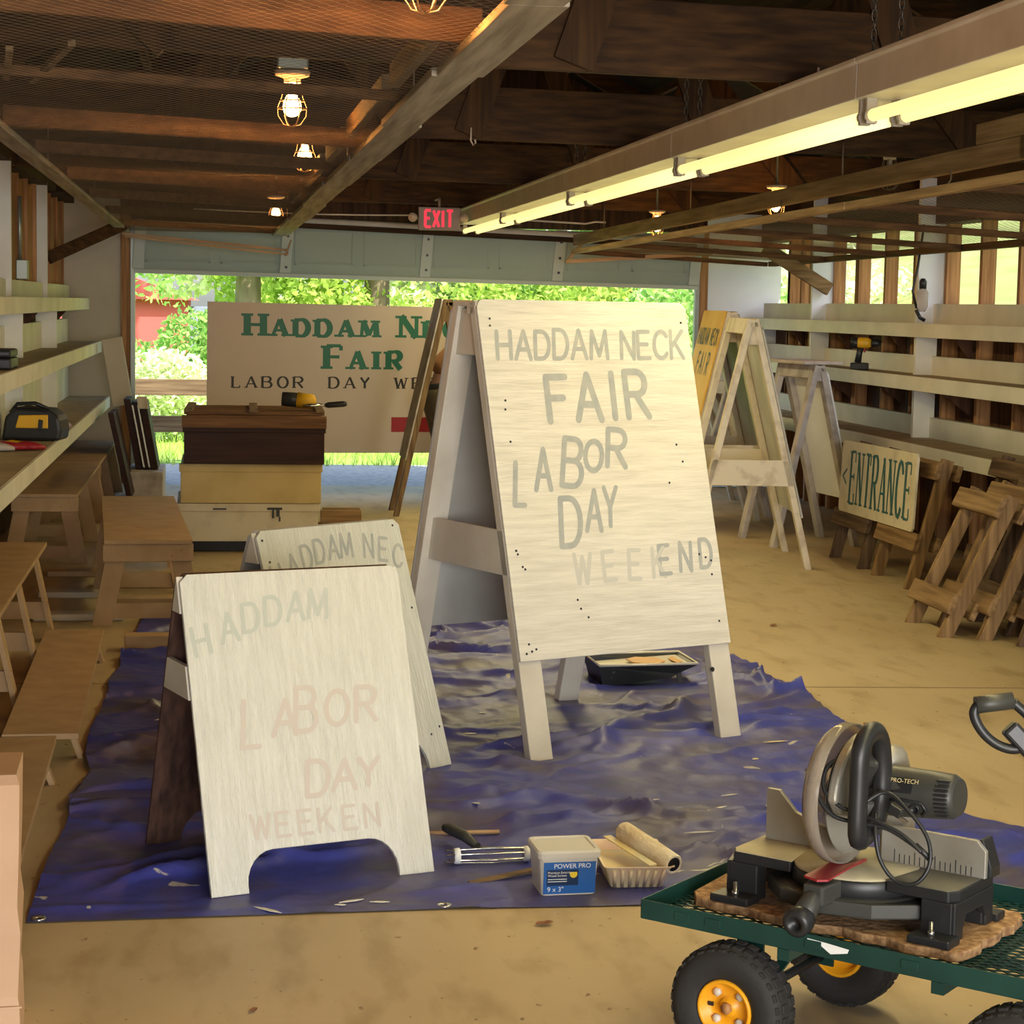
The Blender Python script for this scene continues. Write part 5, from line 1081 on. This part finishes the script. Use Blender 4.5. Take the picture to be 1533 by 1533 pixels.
# the board under the saw
T = thing('particle_board', 'ragged-edged piece of particle board lying on the cart under the saw', 'board', (1.277, 3.905, .2765), R(-44))
poly = [(-.325, -.09), (-.30, -.125)] + [(x, -.135 + .006 * math.sin(61 * x) + .005 * math.sin(23 * x)) for x in np.linspace(-.27, .27, 24)] + [(.290 + .006 * math.sin(70 * y), y) for y in np.linspace(-.12, .17, 10)] + [(.27, .20), (-.30, .19), (-.345, .12)]
MB().prism(poly, (0, 0, 0), (1, 0, 0), (0, 1, 0), (0, 0, .0195)).build('board', K['particle'], T, bevel=.003)
# mitre saw
T = thing('mitre_saw', 'compound mitre saw with a clear blade guard and black D handle, on the garden cart', 'saw', (1.277, 3.905, .297), R(-44))
def deck(sg):
    b = MB(); b.prism([(sg * .105, -.085), (sg * .235, -.085), (sg * .25, -.06), (sg * .25, .10), (sg * .10, .10), (sg * .125, .03)], (0, 0, .075), (1, 0, 0), (0, 1, 0), (0, 0, .022)); return b
for sg in (-1, 1): deck(sg).build('base_wing', K['blackp'], T, bevel=.003); dk = deck(sg); dk.v = [(x * .985, y * .98, .097 + (z - .075) * .07) for x, y, z in dk.v]; dk.build('wing_top', K['table'] if sg < 0 else K['darkalu'], T)
for sg in (-1, 1):
    b = MB()
    side = [(-.085, 0), (-.045, 0), (-.045, .02), (-.03, .045), (.05, .045), (.065, .02), (.065, 0), (.10, 0), (.10, .076), (-.085, .076)]
    b.prism(side, (sg * .243 - .009, 0, 0), (0, 1, 0), (0, 0, 1), (.018, 0, 0))
    for y0, y1 in ((-.086, -.045), (.062, .10)):
        x0, x1 = sorted((sg * .18, sg * .245)); b.box(x0, x1, y0, y1, .0, .076)
    for y0, y1 in ((-.135, -.08), (.10, .14)):
        x0, x1 = sorted((sg * .175, sg * .262)); b.box(x0, x1, y0, y1, 0, .016)
    b.build('base_foot', K['blackp'], T, bevel=.003)
b = MB()
for sg in (-1, 1):
    for y in (-.112, .122): b.lathe([(.007, .016), (.007, .024), (.0045, .024), (.0045, .042), (.0001, .043)], (sg * .215, y, 0), (0, 0, 1), 8)
b.build('mounting_bolt', K['steel'], T)
b = MB(); b.prism([(-.17, -.06), (-.10, -.135), (0, -.16), (.10, -.135), (.19, -.06), (.19, -.02), (-.17, -.02)], (0, 0, .028), (1, 0, 0), (0, 1, 0), (0, 0, .03)); b.build('base_apron', K['blackg'], T, bevel=.004)
MB().lathe([(.122, .05), (.13, .055), (.13, .088), (.126, .093)], (0, 0, 0), (0, 0, 1), 48).build('turntable', K['blackp'], T); MB().lathe([(.127, .090), (.125, .0985), (.0001, .0985)], (0, 0, 0), (0, 0, 1), 48).build('table_top', K['table'], T)
MB().lathe([(.150, .028), (.155, .034), (.155, .055), (.148, .06), (.13, .06)], (0, 0, 0), (0, 0, 1), 48).build('mitre_scale', K['blackg'], T)
MB().prism([(-.03, -.12), (.03, -.12), (.022, -.19), (-.022, -.19)], (0, 0, .05), (1, 0, 0), (0, 1, 0), (0, 0, .042)).build('front_arm', K['blackg'], T, bevel=.005)
MB().prism([(-.035, -.05), (.0, -.04), (.004, .02), (.012, .02), (.012, -.045), (.022, -.17), (.006, -.185), (-.03, -.17)], (0, 0, .0985), (1, 0, 0), (0, 1, 0), (0, 0, .004)).build('kerf_plate', K['red'], T)
MB().tube([(-.0, -.165, .075), (-.004, -.19, .055), (-.006, -.225, .03)], [.02, .022, .024], 12).build('lock_arm', K['blackg'], T); MB().lathe([(.026, -.012), (.029, 0), (.029, .02), (.022, .026), (.014, .026), (.013, .012), (.0001, .010)], (-.006, -.225, .03), (0, -1, -.15), 20).build('lock_knob', K['blackp'], T)
for sg, pf in ((-1, [(-.235, 0), (-.03, 0), (-.03, .045), (-.12, .05), (-.165, .068), (-.205, .108), (-.235, .108)]), (1, [(.03, 0), (.255, 0), (.255, .055), (.235, .075), (.03, .075)])):
    MB().prism(pf, (0, .045, .0975), (1, 0, 0), (0, 0, 1), (0, .012, 0)).build('fence', K['alu'], T, bevel=.002)
b = MB()
for i in range(16): b.box(.06 + i * .011, .0615 + i * .011, .0442, .0448, .10, .118 if i % 4 else .126)
b.build('fence_scale', K['blackp'], T)
MB().prism([(.235, 0), (.262, 0), (.262, .02), (.243, .075), (.235, .075)], (0, .058, .0975), (1, 0, 0), (0, 0, 1), (0, .045, 0)).build('fence_support', K['blackp'], T, bevel=.002)
# saw head
HZ = .243
MB().fr((-.0, .10, .06), (.06, 0, 0), (0, .05, 0), (0, -.01, .20)).build('pivot_arm', K['alu'], T, bevel=.006)
MB().tube([(.028, .13, .23), (.03, .08, .30), (.03, .02, .31)], [.03, .034, .03], 12).build('head_arm', K['alu'], T)
MB().lathe([(.0001, -.001), (.118, -.001), (.118, .001), (.0001, .001)], (.0, -.03, HZ), (1, 0, 0), 48, False).build('blade', K['steel'], T)
def half(r, a0, a1, n=26): return [(r * math.cos(R(a0 + (a1 - a0) * i / n)), r * math.sin(R(a0 + (a1 - a0) * i / n))) for i in range(n + 1)]
b = MB(); out = half(.138, 25, 340, 36); k0 = len(b.v)
prof = [(1.0, -.006), (1.0, -.030), (.94, -.042), (.5, -.046), (.03, -.046)]
for s_, xo in prof:
    for y, z in out: b.v.append((xo, -.03 + y * s_, HZ + z * s_))
n_ = len(out)
for i in range(len(prof) - 1):
    for j in range(n_ - 1): b.f.append((i * n_ + j, i * n_ + j + 1, (i + 1) * n_ + j + 1, (i + 1) * n_ + j)); b.sm.append(True)
b.build('blade_guard', K['clear'], T, solid=.003)
b = MB(); out = [(y, z) for y, z in half(.128, -20, 175)] + [(-.10, -.02), (.05, -.055)]; b.prism(out, (.006, -.03, HZ), (0, 1, 0), (0, 0, 1), (.022, 0, 0)); b.build('upper_guard', K['alu'], T, bevel=.006)
MB().lathe([(.03, 0), (.028, .012), (.010, .016), (.0001, .016)], (-.04, -.03, HZ), (-1, 0, 0), 20).build('guard_hub', K['alu'], T)
MB().tube([(-.050, -.135, HZ + .06), (-.056, -.118, HZ + .03), (-.058, -.09, HZ - .01), (-.056, -.075, HZ - .035)], [.004, .006, .0075, .005], 8).build('guard_link', K['steel'], T)
# motor: rounded body running right
prof = [(.034, .028), (.048, .034), (.05, .06), (.05, .10), (.047, .165), (.044, .205), (.036, .218)]
MB().lathe(prof, (0, -.005, HZ + .010), (1, 0, .06), 28).build('motor_body', K['blackg'], T)
b = MB()
for i in range(9):
    z = -.034 + i * .0085; yy = -math.sqrt(max(.0455 ** 2 - z * z, 0)); b.fr((.183, -.005 + yy - .004, HZ + .020 + z), (.026, 0, .0015), (0, .008, 0), (0, 0, .0045))
b.build('vent_rib', K['blackp'], T, bevel=.0015)
b = MB(); b.tube([(.06, -.055, HZ + .006), (.12, -.055, HZ + .012), (.158, -.052, HZ + .010), (.168, -.050, HZ - .004), (.158, -.046, HZ - .014)], .0035, 6); b.lathe([(.011, 0), (.011, .004), (.007, .004), (.007, .001), (.0001, .001)], (.142, -.047, HZ - .004), (0, -1, -.25), 16); b.build('brush_cover', K['blackp'], T)
fl_ = V((0, -1, .42)).normalized(); lu = V((0, .42, 1)).normalized(); lo_ = V((.088, -.0495, HZ + .024)) 
b = MB().fr(lo_ + V((0, -.0035, -.001)), (.048, 0, .003), lu * .030, fl_ * .002); b.build('rating_label', K['labeldark'] if 0 else K['blackp'], T)
b = MB(); font_add(b, 'PRO-TECH', .0125, lo_ + V((.003, 0, .018)) + fl_ * .0046, (1, 0, .06), lu)
for u_, v_, w_, h_ in ((.004, .013, .03, .0012), (.004, .010, .024, .0012), (.012, .003, .026, .004), (.036, .012, .01, .001)): q = lo_ + V((u_, 0, 0)) + lu * v_ + fl_ * .0046; b.add([q, q + V((w_, 0, w_ * .06)), q + V((w_, 0, w_ * .06)) + lu * h_, q + lu * h_], [(0, 1, 2, 3)])
b.build('print', K['wetpaint'], T)
# D handle
hx = .075
b = MB(); pts = [(hx, -.14, .185), (hx, -.158, .20), (hx, -.158, .30), (hx, -.155, .36), (hx, -.13, .388), (hx, -.095, .39), (hx, -.068, .365), (hx, -.055, .31), (hx, -.058, .25), (hx, -.075, .21), (hx, -.105, .195)]
b.tube(spl(pts + [pts[0]], 3)[:-1], (.021, .018), 12, True); b.build('handle', K['blackp'], T)
MB().bar((hx - .02, -.075, .34), (.035, -.03, HZ + .03), .05, .04, (0, 0, 1)).build('handle_neck', K['blackg'], T, bevel=.008)
MB().bar((hx - .01, -.085, .225), (.035, -.03, HZ - .02), .05, .035, (0, 0, 1)).build('handle_neck', K['blackg'], T, bevel=.008)
MB().box(hx - .008, hx + .008, -.137, -.128, .285, .33).build('trigger', K['blackg'], T, bevel=.003)
# cable looped through the handle, with its plug
c = [(.02, -.06, .30), (-.005, -.10, .315), (-.02, -.13, .30), (-.015, -.15, .26), (.02, -.15, .225), (.07, -.13, .215), (.12, -.12, .21), (.17, -.11, .185), (.20, -.10, .16)]
b = MB(); b.tube(spl(c), .0042, 8)
b.tube(spl([(.03, -.05, .31), (0, -.10, .325), (-.012, -.13, .305), (0, -.15, .27), (.05, -.14, .24), (.10, -.10, .275), (.15, -.10, .25), (.195, -.10, .20), (.205, -.11, .15), (.185, -.125, .115), (.145, -.13, .115), (.115, -.135, .15), (.10, -.13, .20), (.09, -.11, .235)]), .0042, 8)
b.tube(spl([(.05, -.12, .23), (.10, -.125, .222), (.15, -.12, .205), (.19, -.115, .175)]), .0042, 8); b.tube([(.175, -.11, .187), (.205, -.10, .158)], [.005, .0065], 8)
b.build('power_cord', K['blackp'], T)
MB().fr((.118, -.125, .245), (.026, 0, -.012), (0, .016, 0), (.008, 0, .018)).build('plug', K['blackp'], T, bevel=.003)
b = MB()
for k in (0, .008): b.bar((.142, -.122 + k, .237), (.160, -.122 + k, .228), .006, .0015, (0, 0, 1))
b.build('plug_pin', K['steel'], T)
# paper bag at the left edge
T = thing('paper_bag', 'tall creased brown paper yard bag standing at the left edge of the photo', 'bag', (-.785, 4.0, 0), R(4))
b = MB(); n = 6
b.v = []; rings = []
for z, ins in ((0, 0), (.10, .003), (.12, .006), (.25, 0), (.30, .006), (.42, .002), (.55, .0)):
    rings.append([(0 + ins, 0 + ins, z), (.40 - ins, 0 + ins * 1.5, z), (.40 - ins * 1.2, .14, z), (.40 - ins, .30 - ins, z), (0 + ins, .30 - ins, z), (ins, .14, z)])
rings.append([(x * .97 + .006, .02 + y * .06, .566) for x, y, z in rings[-1]]); loft(b, rings, True, True); b.build('bag', K['kraft'], T)
MB().box(-.002, .402, -.002, .001, .10, .104).build('fold_crease', K['kraft'], T)

# ================================================================== outdoors
def blades(name, n, f, m, par=None):
    pass
def leaves(centers, n, size, m, name, par):
    """n little leaf quads scattered in ellipsoids centers=(x,y,z,rx,ry,rz)"""
    w = np.array([c[3] * c[4] * c[5] for c in centers]) ** .66; w /= w.sum(); ci = rng.choice(len(centers), n, p=w); C_ = np.array(centers)[ci]
    d = rng.normal(size=(n, 3)); d /= np.linalg.norm(d, axis=1)[:, None]; r = rng.uniform(.55, 1.0, n)[:, None] ** .6
    p = C_[:, :3] + d * r * C_[:, 3:]
    a = rng.normal(size=(n, 3)); a /= np.linalg.norm(a, axis=1)[:, None]; b = np.cross(a, rng.normal(size=(n, 3))); b /= np.linalg.norm(b, axis=1)[:, None]
    s = (size * rng.uniform(.6, 1.3, n))[:, None]
    v = np.stack([p - a * s, p - b * s * .5, p + a * s, p + b * s * .5], 1).reshape(-1, 3); me = bpy.data.meshes.new(name)
    f = np.arange(4 * n).reshape(n, 4); me.from_pydata(v.tolist(), [], f.tolist()); me.materials.append(m); o = bpy.data.objects.new(name, me); COL.objects.link(o); o.parent = par; return o
def tree(label, loc, h, tr, crown, n, size, m, cat='tree', name='tree'):
    T = thing(name, label, cat, loc, 0, None)
    if tr:
        b = MB(); pts = [(.03 * math.sin(k * 1.3) * k, .02 * math.cos(k) * k, h * k / 7) for k in range(8)]; b.tube(pts, [tr * (1.15 - .11 * k) for k in range(8)], 10)
        for k in range(7):
            a = k * 2.4; z = h * (.38 + .08 * k); L = h * .28; p0 = V((.03 * math.sin(z), 0, z)); b.tube([p0, p0 + V((math.cos(a) * L * .5, math.sin(a) * L * .5, L * .25)), p0 + V((math.cos(a) * L, math.sin(a) * L, L * .38))], [tr * .45, tr * .3, tr * .12], 6)
        b.build('trunk', K['bark'], T)
    leaves(crown, n, size, m, 'crown', T); return T
def blob_crown(rx, rz, z0, k=8, lop=.75):
    return [(rng.uniform(-rx, rx) * lop, rng.uniform(-rx, rx) * lop, z0 + rng.uniform(-.5, .6) * rz, rx * rng.uniform(.35, .6), rx * rng.uniform(.35, .6), rz * rng.uniform(.3, .5)) for _ in range(k)]
def low_crown(rx, z0, z1, k=14): return [(rng.uniform(-rx, rx), rng.uniform(-.8, .8), rng.uniform(z0, z1), rng.uniform(.35, .8) * rx * .45, .5, rng.uniform(.25, .5)) for _ in range(k)]
tree('slim grey-green tree trunk behind the billboard top left corner', (.36, 29.5, 0), 6.5, .19, low_crown(1.1, 1.9, 3.4, 12), 2600, .07, K['leafA'])
tree('broad bright green tree filling the top of the doorway', (2.3, 31, 0), 7, .2, low_crown(2.2, 1.2, 3.0, 26), 9000, .075, K['leafA'])
tree('green tree at the right behind the big sign', (6.0, 30, 0), 7, .2, low_crown(2.2, 1.0, 3.2, 26), 9000, .075, K['leafB'])
tree('far tree at the left edge of the doorway', (-2.3, 38, 0), 8, .16, low_crown(1.5, 1.5, 3.4, 14), 800, .075, K['leafB'])
tree('far pale tree beyond the others in the middle', (2.2, 42, 0), 9, .22, low_crown(3.6, .6, 3.4, 34), 9000, .12, K['leafC'])
tree('far green tree on the right of the doorway', (9.5, 42, 0), 9, .22, low_crown(4.2, .6, 4.5, 34), 9000, .13, K['leafB'])
def bush(label, x, y, r, hz, n, m, size=.055): tree(label, (x, y, 0), 0, 0, [(0, 0, hz * .5, r, r, hz * .55)] + [(rng.uniform(-r, r) * .7, rng.uniform(-r, r) * .7, hz * rng.uniform(.3, .75), r * .5, r * .5, hz * .35) for _ in range(6)], n, size, m, 'bush', 'bush')
bush('pale sunlit bush just outside the left of the doorway', -.60, 22.5, .62, .95, 5200, K['leafC'], .042)
bush('deep green bush in the left of the doorway against the billboard', .02, 24.5, .85, 1.35, 6000, K['leafB'], .05)
bush('green bush under the pink barn at the far left', -1.2, 26.5, .8, .95, 5200, K['leafB'], .05)
bush('yellow-green bush behind the crate stack', .9, 26, 1.1, 1.3, 5200, K['leafA'])
bush('bright bush seen below the billboard', 2.2, 24.5, 1.2, 1.0, 5200, K['leafA'])
bush('pale bush seen below the billboard on the right', 3.9, 25, 1.2, 1.3, 5000, K['leafC'])
bush('green bush at the right side of the doorway', 5.8, 24, 1.4, 1.9, 6000, K['leafB'])
bush('tall yellow-green bush above the big sign', 4.4, 28, 1.8, 2.3, 7000, K['leafA'], .07)
bush('tall green bush behind the right door jamb', 7.2, 26.5, 1.9, 2.5, 7000, K['leafC'], .07)
T = thing('red_barn', 'faded red barn far beyond the trees at the left', 'barn', (-2.2, 46, 0))
MB().box(-2.2, 1.5, 0, 4, 0, 1.55).build('walls', K['redhouse'], T); MB().prism([(-2.4, 1.5), (1.7, 1.5), (-.35, 2.2)], (0, -.2, 0), (1, 0, 0), (0, 0, 1), (0, 4.4, 0)).build('roof', K['redhouse'], T)
MB().box(1.52, 2.4, .5, 3, 0, 1.35).build('side_shed', K['bluesh'], T)
T = thing('board_fence', 'weathered low board fence outside the left of the doorway', 'fence', (-.9, 19.2, 0))
for z in (.62, .0): MB().box(-1.6, 1.05, 0, .03, z if z else .28, (z if z else .28) + .15).build('rail_board', K['rail']['x'], T, bevel=.004)
for x in (-1.5, -.35, .95): MB().box(x, x + .09, .03, .12, 0, .85).build('post', K['rail']['z'], T, bevel=.004)
n = 15000; gx = rng.uniform(-3, 9, n); gy = 19.0 + rng.uniform(0, 1, n) ** 1.5 * 13; hgt = rng.uniform(.04, .13, n); an = rng.uniform(0, PI, n); ln_ = rng.normal(0, .04, (n, 2))
vv = np.stack([np.c_[gx - .006 * np.cos(an), gy - .006 * np.sin(an), np.full(n, -.03)], np.c_[gx + .006 * np.cos(an), gy + .006 * np.sin(an), np.full(n, -.03)], np.c_[gx + ln_[:, 0], gy + ln_[:, 1], hgt]], 1).reshape(-1, 3)
me = bpy.data.meshes.new('grass'); me.from_pydata(vv.tolist(), [], np.arange(3 * n).reshape(n, 3).tolist()); me.materials.append(K['leafA']); o = bpy.data.objects.new('grass', me); COL.objects.link(o); tag(o, 'sunlit grass beyond the gravel apron', 'grass', kind='stuff')
